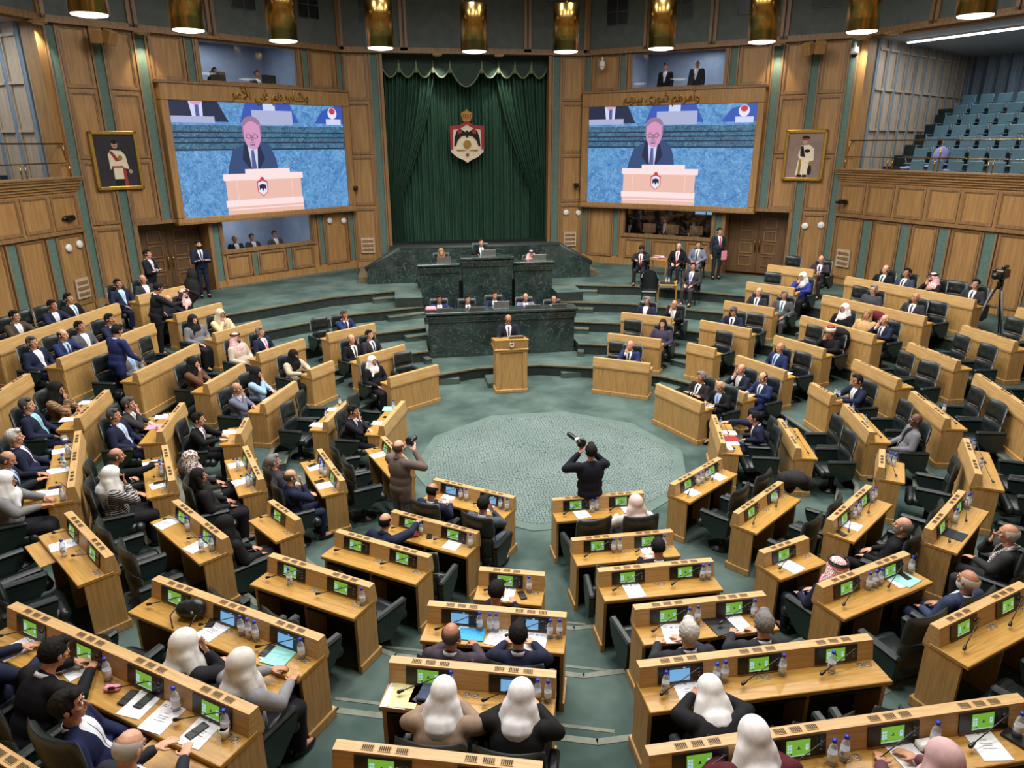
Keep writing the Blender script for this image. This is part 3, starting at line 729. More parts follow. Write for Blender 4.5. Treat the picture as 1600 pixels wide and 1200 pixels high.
    F={'و':(0xFEED,0xFEEE,0,0),'ش':(0xFEB5,0xFEB6,0xFEB7,0xFEB8),'ا':(0xFE8D,0xFE8E,0,0),'أ':(0xFE83,0xFE84,0,0),'ر':(0xFEAD,0xFEAE,0,0),'ه':(0xFEE9,0xFEEA,0xFEEB,0xFEEC),'م':(0xFEE1,0xFEE2,0xFEE3,0xFEE4),
       'ف':(0xFED1,0xFED2,0xFED3,0xFED4),'ي':(0xFEF1,0xFEF2,0xFEF3,0xFEF4),'ى':(0xFEEF,0xFEF0,0,0),'ل':(0xFEDD,0xFEDE,0xFEDF,0xFEE0),'ب':(0xFE8F,0xFE90,0xFE91,0xFE92),'ن':(0xFEE5,0xFEE6,0xFEE7,0xFEE8)}
    out=[]; i=0
    while i<len(txt):
        ch=txt[i]
        if ch==' ': out.append(' '); i+=1; continue
        prev=i>0 and txt[i-1]!=' ' and F[txt[i-1]][2]!=0
        if ch=='ل' and i+1<len(txt) and txt[i+1]=='أ': out.append(chr(0xFEF8 if prev else 0xFEF7)); i+=2; continue
        nxt=i+1<len(txt) and txt[i+1]!=' ' and F[ch][2]!=0
        out.append(chr(F[ch][(3 if nxt else 1) if prev else (2 if nxt else 0)])); i+=1
    cu=bpy.data.curves.new('calligraphy','FONT'); cu.body=''.join(out[::-1]); cu.size=.42; cu.extrude=.018; cu.bevel_depth=.006; cu.align_x='CENTER'; cu.align_y='CENTER'
    t=bpy.data.objects.new('calligraphy',cu); COL.objects.link(t)
    dg=bpy.context.evaluated_depsgraph_get(); me=bpy.data.meshes.new_from_object(t.evaluated_get(dg)); bpy.data.objects.remove(t)
    me.materials.clear(); me.materials.append(M('brass'))
    for pl in me.polygons: pl.material_index=0
    xs=[v.co.x for v in me.vertices] or [0,1]; k=2.75/max(.01,max(xs)-min(xs))
    ex=(X.to_3x3()@Vector((1,0,0)))*(1 if sg>0 else -1); n=X.to_3x3()@Vector((0,1,0)); P=X@Vector((3.0,.325,7.47))
    Mt=Matrix(((ex.x*k,0,n.x,P.x),(ex.y*k,0,n.y,P.y),(0,1.05,0,P.z),(0,0,0,1)))
    part('calligraphy',me,o,mat=Mt)
    tag(o,'large lit video screen in a wooden frame left of the green curtain' if sg<0 else 'large lit video screen in a wooden frame right of the green curtain','screen')
    ld=bpy.data.lights.new('screen_glow','AREA')
big_screen(-1); big_screen(1)
def portrait(sg):
    X=XR if sg>0 else XL; o=empty('portrait')
    s0,s1,z0,z1=7.28,8.55,4.76,6.36; cx=(s0+s1)/2; wd=s1-s0
    b=MB()
    for c,d in (((cx,.09,z1-.05),(wd,.1,.1)),((cx,.09,z0+.05),(wd,.1,.1)),((s0+.05,.09,(z0+z1)/2),(.1,.1,z1-z0)),((s1-.05,.09,(z0+z1)/2),(.1,.1,z1-z0))): b.box(c,d,M('gold_paint'),mat=X,bev=.015)
    part('frame',b.mesh('frame'),o)
    b=MB(); b.box((cx,.075,(z0+z1)/2),(wd-.16,.03,z1-z0-.16),M('portrait_dark' if sg<0 else 'portrait_pale'),mat=X); part('canvas',b.mesh('canvas'),o)
    lay=[0]; b=MB()
    f=1 if sg>0 else -1
    def pl(pts,m): lay[0]+=1; b.face([X@Vector((cx+f*x*1.25,.0915+.0006*lay[0],(z0+z1)/2+max(-.68,z*1.2-.0))) for x,z in pts],m)
    def e(x,z,rx,rz,m): pl([(x+rx*math.cos(i*PI/9),z+rz*math.sin(i*PI/9)) for i in range(18)],m)
    skin=M('skin'); iv=M('ivory'); dk=M('black_cloth'); go=M('gold_paint')
    if sg<0:
        pl([(-.1,.24),(.12,.22),(.2,.12),(.24,-.2),(.1,-.16),(-.12,-.16),(-.16,-.2),(-.17,.14)],iv)
        pl([(-.1,-.14),(.1,-.14),(.1,-.42),(-.1,-.42)],iv); pl([(-.1,-.42),(.12,-.42),(.12,-.66),(-.1,-.66)],dk)
        pl([(-.14,.2),(-.08,.22),(.06,.0),(-.02,-.02)],M('crimson')); pl([(-.13,-.12),(.12,-.12),(.12,-.16),(-.13,-.16)],M('crimson')); pl([(.1,-.16),(.16,-.16),(.18,-.6),(.1,-.6)],M('red_flag'))
        e(.08,.06,.05,.06,go); e(0,.36,.065,.09,skin); e(0,.42,.065,.05,dk); e(0,.33,.03,.012,dk); e(.26,-.25,.04,.05,skin)
    else:
        pl([(-.1,.26),(.1,.28),(.22,.18),(.24,-.12),(.12,-.16),(-.1,-.12),(-.16,.0)],iv)
        pl([(-.14,-.12),(.14,-.14),(.1,-.52),(-.18,-.52)],iv); pl([(-.14,-.5),(-.02,-.5),(-.02,-.64),(-.14,-.64)],dk); pl([(.0,-.5),(.1,-.5),(.1,-.64),(.0,-.64)],dk)
        pl([(-.12,.22),(-.05,.26),(.02,-.04),(-.1,-.02)],dk); e(.06,.12,.07,.05,dk); e(.18,-.2,.06,.06,go); pl([(-.12,-.1),(-.06,-.1),(-.06,-.5),(-.12,-.5)],go); e(.16,-.38,.05,.13,dk)
        e(-.02,.37,.06,.09,skin); e(-.01,.46,.1,.05,dk); e(-.02,.42,.07,.03,M('crimson'))
    part('painted_figure',b.mesh('painted_figure'),o)
    tag(o,'gold framed portrait of a man in white dress uniform on dark background' if sg<0 else 'gold framed portrait of an officer in white uniform and peaked cap on pale background','painting')
portrait(-1); portrait(1)
# vents, speakers, small cameras
def vent(Mx,s,z,label):
    o=empty('wall_vent'); b=MB()
    b.box((s,.05,z),(.5,.04,.56),M('wall_pale'),mat=Mx); part('frame',b.mesh('frame'),o)
    b=MB()
    for i in range(3): b.box((s,.08,z-.16+.16*i),(.4,.02,.08),M('wall_frame'),mat=Mx); 
    part('slats',b.mesh('slats'),o); tag(o,label,'vent')
CW=fmat(Vector((-4.41,15.04,0)),Vector((1,0,0)))
vent(CW,.5,2.35,'pale framed wall vent left of the stage curtain'); vent(CW,8.32,2.4,'pale framed wall vent right of the stage curtain')
vent(GR,.5,2.35,'pale framed wall vent on the right side wall behind the long bench'); vent(GL,.42,2.15,'pale framed wall vent on the left side wall behind seated men')
def rnd(Mx,s,z,label,mat,nm='wall_speaker'):
    b=MB(); A=Mx@Matrix.Translation((s,0,z))@Matrix.Rotation(-PI/2,4,'X')
    b.lathe([(0,.0),(.11,0),(.11,.05),(.09,.07),(0,.08)],18,M('white_gloss'),A); 
    if mat: b.ell((0,0,.07),(.06,.06,.03),M(mat)); 
    o=obj(nm,b.mesh(nm)); 
    if mat:
        pass
    tag(o,label,'speaker' if nm=='wall_speaker' else 'camera')
for Mx,a,b_,pl in ((XL,.42,1.02,'left of the curtain under the left screen'),(XR,8.2,8.7,'beside the right hand doors'),(GL,.62,.2,'on the left side wall below the gallery')):
    rnd(Mx,b_,3.35,'round white loudspeaker '+pl,None)
    rnd(Mx,a,3.3,'round black and white camera eye '+pl,None,'camera_eye')
rnd(CW,8.15,3.42,'round black and white camera eye right of the curtain above the vent',None,'camera_eye'); rnd(CW,8.65,3.4,'round white loudspeaker right of the curtain above the vent',None)
def blackcam(P,rz,label):
    o=empty('wall_camera',tuple(P),rz); b=MB(); b.box((0,.12,0),(.16,.26,.14),M('black_plastic'),bev=.02); part('camera_body',b.mesh('camera_body'),o)
    b=MB(); b.cap((0,.2,.02),(0,.32,.0),.06,.05,10,M('black_plastic')); part('lens',b.mesh('lens'),o)
    b=MB(); b.box((0,-.0,-.02),(.06,.12,.05),M('black_plastic')); part('bracket',b.mesh('bracket'),o); tag(o,label,'camera')
blackcam(GL@Vector((.35,.12,4.1)),-1.9+PI/2*0+PI*1.5,'small black camera on the left gallery front near its end')
blackcam(GR@Vector((.35,.12,4.15)),PI/2,'small black camera on the right gallery front near its end')
blackcam(CW@Vector((.2,.05,4.45)),PI,'small black camera high on the panel left of the curtain')
blackcam(CW@Vector((8.5,.05,4.45)),PI,'small black camera high on the panel right of the curtain')
def dome(P,label):
    o=empty('dome_camera',tuple(P)); b=MB(); b.lathe([(0,.14),(.1,.14),(.12,0),(.1,-.04),(0,-.04)],14,M('white_gloss')); b.box((0,.0,.2),(.05,.05,.18),M('white_gloss')); part('housing',b.mesh('housing'),o)
    b=MB(); b.ell((0,0,-.05),(.09,.09,.1),M('black_plastic' if 'corner' in label else 'white_gloss')); part('dome',b.mesh('dome'),o); tag(o,label,'camera')
dome(XR@Vector((9.02,.3,8.55)),'white and black dome camera hanging at the right gallery corner')
dome(XR@Vector((.75,.3,8.6)),'white dome camera on the panel above the right screen')
def wspk(X,s,label):
    o=empty('box_speaker'); 
    for i,(ds,rz) in enumerate(((-.15,.5),(.2,-.4))):
        b=MB(); b.box((0,0,0),(.3,.25,.36),W1,mat=X@Matrix.Translation((s+ds,.52,8.72+.02*i))@Matrix.Rotation(rz,4,'Z')@Matrix.Rotation(-.4,4,'X'),bev=.02); part('cabinet',b.mesh('cabinet'),o)
    b=MB(); b.box((s,.18,8.85),(.08,.34,.08),W1,mat=X); part('bracket',b.mesh('bracket'),o); tag(o,label,'speaker')
wspk(XR,7.85,'pair of wooden loudspeakers high on the right front wall'); wspk(XL,7.85,'pair of wooden loudspeakers high on the left front wall')
# downlights under the fascia
DL=[(XL,9.3),(XL,6.75),(CW,3.35),(CW,5.55),(XR,6.75),(XR,9.15),(GR,.25),(GR,1.3)]
for i,(X,s) in enumerate(DL):
    o=empty('downlight'); P=X@Vector((s,.3 if X is not CW else .15,ZT-.1))
    b=MB(); b.box((0,0,0),(.34,.34,.06),W1,mat=Matrix.Translation(P),bev=.01); b.lathe([(.12,-.05),(.13,-.03),(.13,0)],16,M('white_gloss'),Matrix.Translation(P)); part('housing',b.mesh('housing'),o)
    b=MB(); b.lathe([(0,-.045),(.11,-.045),(.11,-.04)],16,M('downlight_glow'),Matrix.Translation(P)); part('lamp',b.mesh('lamp'),o)
    tag(o,['round downlight at the left gallery corner','round warm downlight above the green strip left of the left screen','round downlight over the valance left of centre','round downlight over the valance right of centre','round warm downlight above the green strip right of the right screen','round downlight at the right gallery corner','round downlight in the soffit over the right gallery railing','round downlight further along the right gallery soffit'][i],'light')
    ld=bpy.data.lights.new('downlight','SPOT'); ld.energy=330 if i in (1,4) else 210; ld.spot_size=math.radians(72); ld.spot_blend=.8; ld.color=(1,.80,.52) if i in (1,4) else (1,.93,.78); ld.shadow_soft_size=.08
    l=bpy.data.objects.new('downlight_lamp',ld); COL.objects.link(l); l.location=P+Vector((0,0,-.1))
    n=X.to_3x3()@Vector((0,1,0)); kk=.55 if X is CW else .13; d=Vector((-n.x*kk,-n.y*kk,-1)); l.rotation_euler=d.to_track_quat('-Z','Y').to_euler()
# brass pendants
PX=[(140,24),(294,42),(443,68),(594,68),(741,84),(884,89),(1032,91),(1190,66),(1347,45),(1522,34)]
bm_=MB(); prof=[(.36,0),(.385,0),(.385,1.25),(.36,1.25)]
b=MB(); b.lathe([(.36,.02),(.385,0),(.385,1.22),(.36,1.25),(.05,1.27)],40,M('brass')); shade=b.mesh('shade')
b=MB(); b.lathe([(.36,.05),(.36,1.2)],32,M('lamp_inside')); inner=b.mesh('inner')
b=MB(); b.lathe([(0,-.045),(.2,-.04),(.34,-.012),(.35,.01)],32,M('lamp_glow')); glow=b.mesh('diffuser')
b=MB(); b.tube([(0,0,1.27),(0,0,4.0)],.018,6,M('brass')); 
for i in range(30): b.ell((0,0,1.3+i*.09),(.03,.014,.05) if i%2 else (.014,.03,.05),M('brass'),seg=6)
chain=b.mesh('chain')
ordn=['leftmost','second from left','third from left','fourth from left','fifth from left','fifth from right','fourth from right','third from right','second from right','rightmost']
for i,(px,py) in enumerate(PX):
    # where the ray meets the cylinder of radius 10 the ring hangs on
    d=_F*FPX+_R*(px-800)+_U*(600-py); a=d.x*d.x+d.y*d.y; bb=CAM.x*d.x+CAM.y*d.y; c=CAM.x**2+CAM.y**2-100
    t=(-bb+math.sqrt(bb*bb-a*c))/a; P=CAM+d*t
    o=empty('pendant_lamp',(P.x,P.y,8.52)); part('shade',shade,o); part('diffuser',glow,o); part('chain',chain,o)
    tag(o,'tall brass cylinder pendant lamp, %s of the ten in the row'%ordn[i],'lamp','brass pendant lamps')
    ld=bpy.data.lights.new('pendant','AREA'); ld.shape='DISK'; ld.size=.66; ld.energy=95; ld.color=(1,.95,.86); ld.spread=math.radians(120)
    l=bpy.data.objects.new('pendant_light',ld); COL.objects.link(l); l.location=(P.x,P.y,8.44)
# unseen ceiling area lights added to light the hall, each with a rim
CL=[]
for r,n in ((3.2,5),(7.6,9)):
    for i in range(n):
        t=2*PI*(i+.5)/n; CL.append((r*math.cos(t),r*math.sin(t)))
b=MB(); b.lathe([(.0,0),(.9,0),(.9,.12)],24,M('white_gloss')); fit=b.mesh('fitting')
for i,(x,y) in enumerate(CL):
    ld=bpy.data.lights.new('added_ceiling_light','AREA'); ld.shape='DISK'; ld.size=1.6; ld.energy=540; ld.color=(1,.965,.92); ld.spread=math.radians(160)
    l=bpy.data.objects.new('added_ceiling_light',ld); COL.objects.link(l); l.location=(x,y,ZC-.2)
    o=obj('trim_light_rim',fit,None,(x,y,ZC-.15)); struct(o)
wd=bpy.data.worlds.new('world'); SC.world=wd; wd.use_nodes=True; wd.node_tree.nodes['Background'].inputs[0].default_value=(.5,.55,.6,1); wd.node_tree.nodes['Background'].inputs[1].default_value=.05
# ---------------------------------------------------------------- lectern
o=empty('lectern',(-.13,4.15,0)); WPn,WT=M('wood_panel'),M('wood_top')
b=MB(); b.box((0,.32,.6),(.76,.6,1.2),WPn); part('body',b.mesh('body'),o)
for sx in(-1,1): b=MB(); b.box((sx*.34,.01,.62),(.12,.04,1.1),WPn); part('pilaster',b.mesh('pilaster'),o)
b=MB(); b.box((0,.31,.045),(.84,.68,.09),WPn,bev=.012); part('plinth',b.mesh('plinth'),o)
b=MB(); b.box((0,.31,1.13),(.86,.7,.04),WT,bev=.01); b.box((0,.31,1.09),(.82,.66,.04),WT); part('moulding',b.mesh('moulding'),o)
b=MB(); A=Matrix(((0,0,1,-.42),(1,0,0,0),(0,1,0,0),(0,0,0,1)))
b.prism([(.0,1.15),(.66,1.15),(.60,1.24),(-.04,1.38)],0,.84,WPn,A); part('slanted_front',b.mesh('slanted_front'),o)
b=MB(); b.box((0,.28,1.36),(.86,.66,.035),WT,mat=Matrix.Translation((0,0,0))@Matrix.Translation((0,.28,1.33))@Matrix.Rotation(-.16,4,'X')@Matrix.Translation((0,-.28,-1.36)),bev=.008); part('top',b.mesh('top'),o)
em=part('emblem',None,o); em.name='emblem'
crm=Matrix.Translation((.0,-.045,1.27))@Matrix.Diagonal((.085,1,.085,1))
b=MB(); flat(b,[(-.6,.5),(-.6,-.4),(0,-.8),(.6,-.4),(.6,.5),(0,.7)],0,.03,M('ivory'),0,0,1,crm); part('shield',b.mesh('shield'),em)
b=MB(); flat(b,[(-.42,.3),(-.42,-.3),(-.2,0),(0,-.1),(.2,0),(.42,-.3),(.42,.3),(0,.2)],0,.035,M('black_cloth'),0,0,1,crm); part('eagle',b.mesh('eagle'),em)
b=MB(); flat(b,[(-.16,.7),(.16,.7),(.22,1),(0,1.15),(-.22,1)],0,.035,M('crimson'),0,0,1,crm); part('crown',b.mesh('crown'),em)
tag(o,'light oak lectern with small emblem in front of the long marble bench','lectern')
b=MB(); b.box((.0,.52,.06),(.95,.75,.12),car); fb=tag(obj('step_platform',b.mesh('step_platform'),None,(-.2,4.45,0)),'low carpeted platform behind the oak lectern','platform')
def mic_mesh():
    b=MB(); b.lathe([(.03,0),(.035,.0),(.03,.02),(0,.02)],10,M('black_plastic')); b.tube([(0,0,.01),(.01,-.0,.12),(.0,-.06,.22),(-.02,-.22,.27),(-.05,-.36,.25)],.006,6,M('black_plastic')); return b.mesh('stand')
def mich():
    b=MB(); b.cap((-.05,-.36,.25),(-.058,-.41,.242),.016,.02,8,M('black_plastic')); return b.mesh('microphone_head')
MICM,MICH=mic_mesh(),mich()
# laptops
def lap_mesh():
    b=MB(); b.box((0,0,.01),(.34,.24,.018),M('steel'),bev=.004); k=b.mesh('keyboard')
    b=MB(); b.box((0,.0,.11),(.34,.012,.22),M('steel'),mat=Matrix.Translation((0,-.11,.02))@Matrix.Rotation(.25,4,'X'),bev=.003); return k,b.mesh('lid')
LK,LL=lap_mesh()
def laptop(P,rz,label,s=1.15,zs=1):
    o=empty('laptop',tuple(P),rz); part('keyboard',LK,o,mat=Matrix.Diagonal((s,s,s,1))); part('lid',LL,o,mat=Matrix.Diagonal((s,s,s*zs,1))); tag(o,label,'laptop')
laptop((.02,4.42,1.36),0,'open laptop on top of the lectern',1.1,.35)
for px,py,lb in ((695,486,'leftmost'),(747,487,'second from left'),(784,484,'middle'),(832,481,'fourth from left'),(872,478,'rightmost')):
    P=onz(px,py,1.6); laptop((P.x,6.78,1.59),0,'silver laptop lid on the long marble bench, %s of five'%lb,1.3,.8 if lb=='middle' else .38)
for px,z,y,lb in ((693,2.36,10.2,'left section'),(763,2.56,10.1,'centre section'),(841,2.36,10.2,'right section')):
    P=ony(px,405,y); laptop((P.x,y,z),0,'silver laptop on the %s of the high marble bench'%lb,1.3,.75)
b=MB(); b.box((0,0,.06),(.3,.2,.12),M('paper_pink'),bev=.04); P=onz(673,489,1.65); tag(obj('pink_folder',b.mesh('pink_folder'),None,(P.x+.03,6.8,1.59)),'pink folder pile at the left end of the long marble bench','folder')
DT={1:(680,746,807,775,0),2:(616,796,750,829,0),3:(529,827,676,865,1),4:(752,885,850,893,1),5:(424,864,588,910,2),6:(671,939,885,955,2),7:(246,900,510,990,3),8:(612,1026,869,1045,3),9:(21,942,409,1100,4),10:(525,1157,849,1186,4),11:(0,1152,80,1200,5),12:(424,780,474,810,1),13:(276,781,360,837,2),14:(110,799,181,865,3),15:(501,702,541,748,0),16:(384,696,416,748,1),17:(259,694,277,750,2),18:(125,672,119,760,3),19:(600,682,648,725,0),20:(635,623,597,670,0),21:(552,620,512,660,0),22:(291,624,250,680,2),23:(390,651,376,679,1),24:(175,602,119,661,3),25:(50,583,0,612,4),26:(91,562,243,504,4),27:(0,536,181,474,5),28:(211,585,311,535,3),29:(331,522,411,500,3),30:(271,492,349,472,4),31:(212,463,291,446,5),32:(325,597,381,570,2),33:(405,551,475,530,2),34:(511,522,587,505,2),35:(559,560,634,537,1),36:(484,577,522,565,1),37:(611,590,683,571,0),38:(410,628,467,598,1),40:(927,559,1015,568,0),41:(949,521,1033,531,1),42:(970,488,1050,497,2),43:(1091,500,1176,515,2),44:(1129,470,1212,482,3),45:(1163,440,1245,451,4),46:(1197,413,1275,422,5),47:(1072,536,1119,545,1),48:(1148,555,1229,580,1),49:(1207,524,1290,546,2),50:(1247,491,1372,526,3),51:(1282,460,1450,496,4),52:(1317,431,1530,470,5),53:(1416,534,1499,565,3),54:(1501,507,1589,535,4),55:(1330,560,1407,594,2),56:(1579,481,1600,485,5),57:(1262,598,1303,617,1),58:(1316,632,1359,673,1),59:(1422,612,1478,652,2),60:(1518,583,1600,632,3),61:(1212,652,1247,702,0),62:(1369,702,1378,728,1),63:(1500,682,1528,742,2),64:(1289,812,1355,755,1),65:(1443,825,1499,764,2),66:(1045,755,1122,714,0),67:(1111,648,1127,692,0),68:(1152,795,1210,755,0),69:(1023,600,1098,630,0),71:(864,778,1001,766,0),72:(893,840,1047,826,0),73:(932,887,1111,871,1),74:(988,945,1191,922,2),75:(997,1032,1352,989,3),76:(1016,1165,1581,1082,4),77:(1455,975,1590,907,3),78:(1275,912,1412,860,2),79:(1183,857,1258,838,1)}
# ================================================================ DESKS
LENS={1:.78,2:1.42,3:2.15,4:2.88,5:3.6}
DARK=M('dark_inside'); HU=M('wood_hutch')
def desk_meshes(ns):
    L=LENS[ns]; R={}
    A=Matrix(((0,0,1,-L/2),(1,0,0,0),(0,1,0,0),(0,0,0,1)))
    b=MB(); b.prism([(.03,.70),(.03,.73),(.0,.93),(-.09,.93),(-.125,.745),(-.125,.70)],0,L,HU,A); R['hutch']=b.mesh('hutch')
    b=MB(); b.box((0,-.215,.722),(L+.01,.36,.045),WT,bev=.006); R['worktop']=b.mesh('worktop')
    b=MB(); b.box((0,-.005,.37),(L-.03,.03,.68),WPn); b.box((0,.0,.69),(L-.01,.05,.03),WPn); R['front_panel']=b.mesh('front_panel')
    b=MB(); b.box((0,-.17,.35),(.035,.33,.70),WPn); R['side']=b.mesh('side_panel')
    b=MB(); b.box((0,.02,.05),(L+.03,.03,.10),WPn,bev=.006)
    for sx in(-1,1): b.box((sx*(L/2+.0),-.16,.05),(.03,.36,.10),WPn,bev=.006)
    R['plinth']=b.mesh('plinth')
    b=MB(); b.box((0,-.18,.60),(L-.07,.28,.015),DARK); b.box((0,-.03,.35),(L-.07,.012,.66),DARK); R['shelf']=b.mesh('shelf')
    b=MB(); b.box((0,-.17,.38),(.03,.30,.64),WPn); R['divider']=b.mesh('divider')
    return R
DM={n:desk_meshes(n) for n in LENS}
SL=math.atan2(.035,.185)
Ms=Matrix.Translation((0,-.111,.838))@Matrix.Rotation(-SL,4,'X')   # frame of the sloping inner face
b=MB(); b.box((0,0,0),(.40,.012,.155),M('black_plastic'),mat=Ms); 
for i in range(3): b.box((.16,-.007,.03-.03*i),(.018,.004,.01),M('steel'),mat=Ms)
MON=b.mesh('monitor_panel')
def disp(kind):
    b=MB(); Y=-.0075
    def q(x0,z0,x1,z1,m,k=1): b.face([Ms@Vector((x0,Y-.0004*k,z0)),Ms@Vector((x1,Y-.0004*k,z0)),Ms@Vector((x1,Y-.0004*k,z1)),Ms@Vector((x0,Y-.0004*k,z1))],M(m))
    if kind=='g':
        q(-.1,-.06,.08,.062,'ui_green'); q(-.1,-.06,.08,-.05,'ui_bar',2)
        for i in range(3):
            for j in range(2): q(-.092+j*.02,-.03+i*.022,-.076+j*.02,-.013+i*.022,'ui_pale',2)
        q(-.068,-.046,-.056,-.036,'ui_dark',2)
        q(.045,-.02,.068,.025,'ui_pale',2); q(.05,-.0,.062,.015,'ui_blue',3)
        q(-.02,-.01,.008,-.004,'ui_dark',2); q(-.012,-.004,.0,.012,'ui_dark',2)
    else:
        q(-.1,-.06,.08,.062,'ui_blue'); q(-.1,.045,.08,.062,'ui_dark',2); q(.02,.05,.04,.06,'ui_pale',3)
        for x in (-.0,.02,.04): q(x,-.055,x+.008,-.047,'ui_pale',2)
        q(-.095,-.035,.07,.035,'ui_blue',2)
    return b.mesh('display')
DISP={k:disp(k) for k in 'gb'}
b=MB(); b.box((0,0,0),(.085,.05,.004),M('wood_panel'))
for i in range(6): b.box((-.033+i*.0132,0,.0025),(.008,.04,.002),DARK)
VENT=b.mesh('vent_grille')
b=MB(); b.lathe([(.0,.002),(.03,.002),(.034,.0)],16,M('steel')); b.lathe([(.0,.003),(.024,.003)],16,M('wood_panel')); GRO=b.mesh('grommet')
b=MB(); b.tube([(.15,-.115,.84),(.17,-.14,.90),(.13,-.17,.925),(.0,-.2,.87),(-.19,-.25,.80)],.0045,6,M('black_plastic')); MICS=b.mesh('microphone')
b=MB(); b.cap((-.19,-.25,.80),(-.225,-.262,.79),.012,.016,8,M('black_plastic')); MICHD=b.mesh('microphone_head')
ROWN={3:'first',4:'second',6:'third',7:'fourth',8:'fifth',9:'sixth',11:'seventh'}
COLN={-5:'bottom centre-right column',-6:'bottom centre column',-7:'bottom left column',-8:'narrow lower left column',-9:'left middle column',10:'far left column',-10:'far left column',9:'upper left column',8:'back left column',7:'column left of marble bench',
 -4:'bottom right column',-3:'lower right column',-2:'narrow right column',-1:'right middle column',0:'far right column',1:'upper right column',2:'back right column',3:'column right of marble bench'}
DESKS={}
BLUE={(1,0),(1,1),(6,0),(6,1),(75,0),(7,1),(7,2),(8,1),(15,0)}
def place_desk(k,M2,rz,ns,lev):
    z=lev*H; L=LENS[ns]; r=math.hypot(M2[0],M2[1]); ang=math.degrees(math.atan2(M2[1],M2[0])); key=round(ang/18)
    if key==-10: key=10
    off=r; row='first' if off<3.8 else 'second' if off<5 else 'third' if off<6.2 else 'fourth' if off<7.35 else 'fifth' if off<8.6 else 'sixth' if off<9.95 else 'seventh'
    short='%s-row desk, %s'%(row,COLN[key])
    o=empty('desk',(M2[0],M2[1],z),rz); R=DM[ns]
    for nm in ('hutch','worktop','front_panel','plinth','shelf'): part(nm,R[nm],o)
    for sx in(-1,1): part('side_panel',R['side'],o,(sx*(L/2-.02),0,0))
    for i in range(1,ns): part('divider',R['divider'],o,(-L/2+L*i/ns,0,0))
    near=not(15<ang<172)
    X=Matrix.Translation((M2[0],M2[1],z))@Matrix.Rotation(rz,4,'Z')
    seats=[]
    for i in range(ns):
        x=-L/2+L*(i+.5)/ns if ns>1 else -.06; seats.append(x)
        if near:
            mo=part('monitor_panel',MON,o,(x,0,0)); part('display',DISP['b' if (k,i) in BLUE else 'g'],mo)
            mi=part('microphone',MICS,o,(x,0,0)); part('microphone_head',MICHD,mi)
            for j in (-1,0,1): part('vent_grille',VENT,o,(x+j*.12,-.045,.932))
    if near:
        for x in ([-.02,L/2-.15] if ns>1 else [L/2-.15]):
            for d in(0,.07): part('grommet',GRO,o,(x+d,-.17-.01*d,.745))
    word={1:'single-seat',2:'two-seat',3:'three-seat',4:'four-seat',5:'five-seat'}[ns]
    tag(o,'%s light oak desk in the %s row from the carpet, %s'%(word,row,COLN[key]),'desk','oak delegate desks')
    DESKS[k]=dict(o=o,X=X,Xi=X.inverted(),ns=ns,L=L,z=z,rz=rz,seats=seats,short=short,lev=lev,occ=[None]*ns,ang=ang)
ALLD=dict(DT)
for k,(a,b_,c,d,lev) in ALLD.items():
    A=onz(a,b_,lev*H+.93); B=onz(c,d,lev*H+.93); dd=(B-A).to_2d(); ln=dd.length; Mm=((A+B)/2).to_2d()
    ns=1 if ln<.95 else 2 if ln<1.8 else 3 if ln<2.45 else 4 if ln<3.2 else 5
    if k in (24,22): ns=2
    u=dd.normalized()
    if k==60: ns=3; Mm=A.to_2d()+u*LENS[3]/2
    if k==56: ns=2; Mm=A.to_2d()+u*LENS[2]/2
    if k==25: ns=2; Mm=A.to_2d()+u*LENS[2]/2
    if k==11: ns=5; Mm=B.to_2d()-u*LENS[5]/2 if 0 else Vector((math.cos(math.radians(-125)),math.sin(math.radians(-125))))*10.15
    # the benches stand square to the carpet centre
    ang=math.atan2(Mm.y,Mm.x); t=math.atan2(dd.y,dd.x); 
    n=Vector((-u.y,u.x)); 
    if n.dot(Mm)>0: n=-n
    if ln<1.1 or k in (11,36,38,32,60): 
        q=round(math.degrees(ang)/18)*18; n=-Vector((math.cos(math.radians(q)),math.sin(math.radians(q))))
    else:
        q=math.radians(round(math.degrees(ang)/18)*18); n=(n*.5-Vector((math.cos(q),math.sin(q)))*.5).normalized()
    rz=math.atan2(n.y,n.x)-PI/2
    if lev and k not in (4,12,73,74,75,3,5,6,7,8,9,10,76): pass
    place_desk(k,(Mm.x,Mm.y),rz,ns,lev)
t=math.radians(18); Mm=(4.32*math.cos(t),4.32*math.sin(t)); place_desk(70,Mm,t+PI/2,2,0)
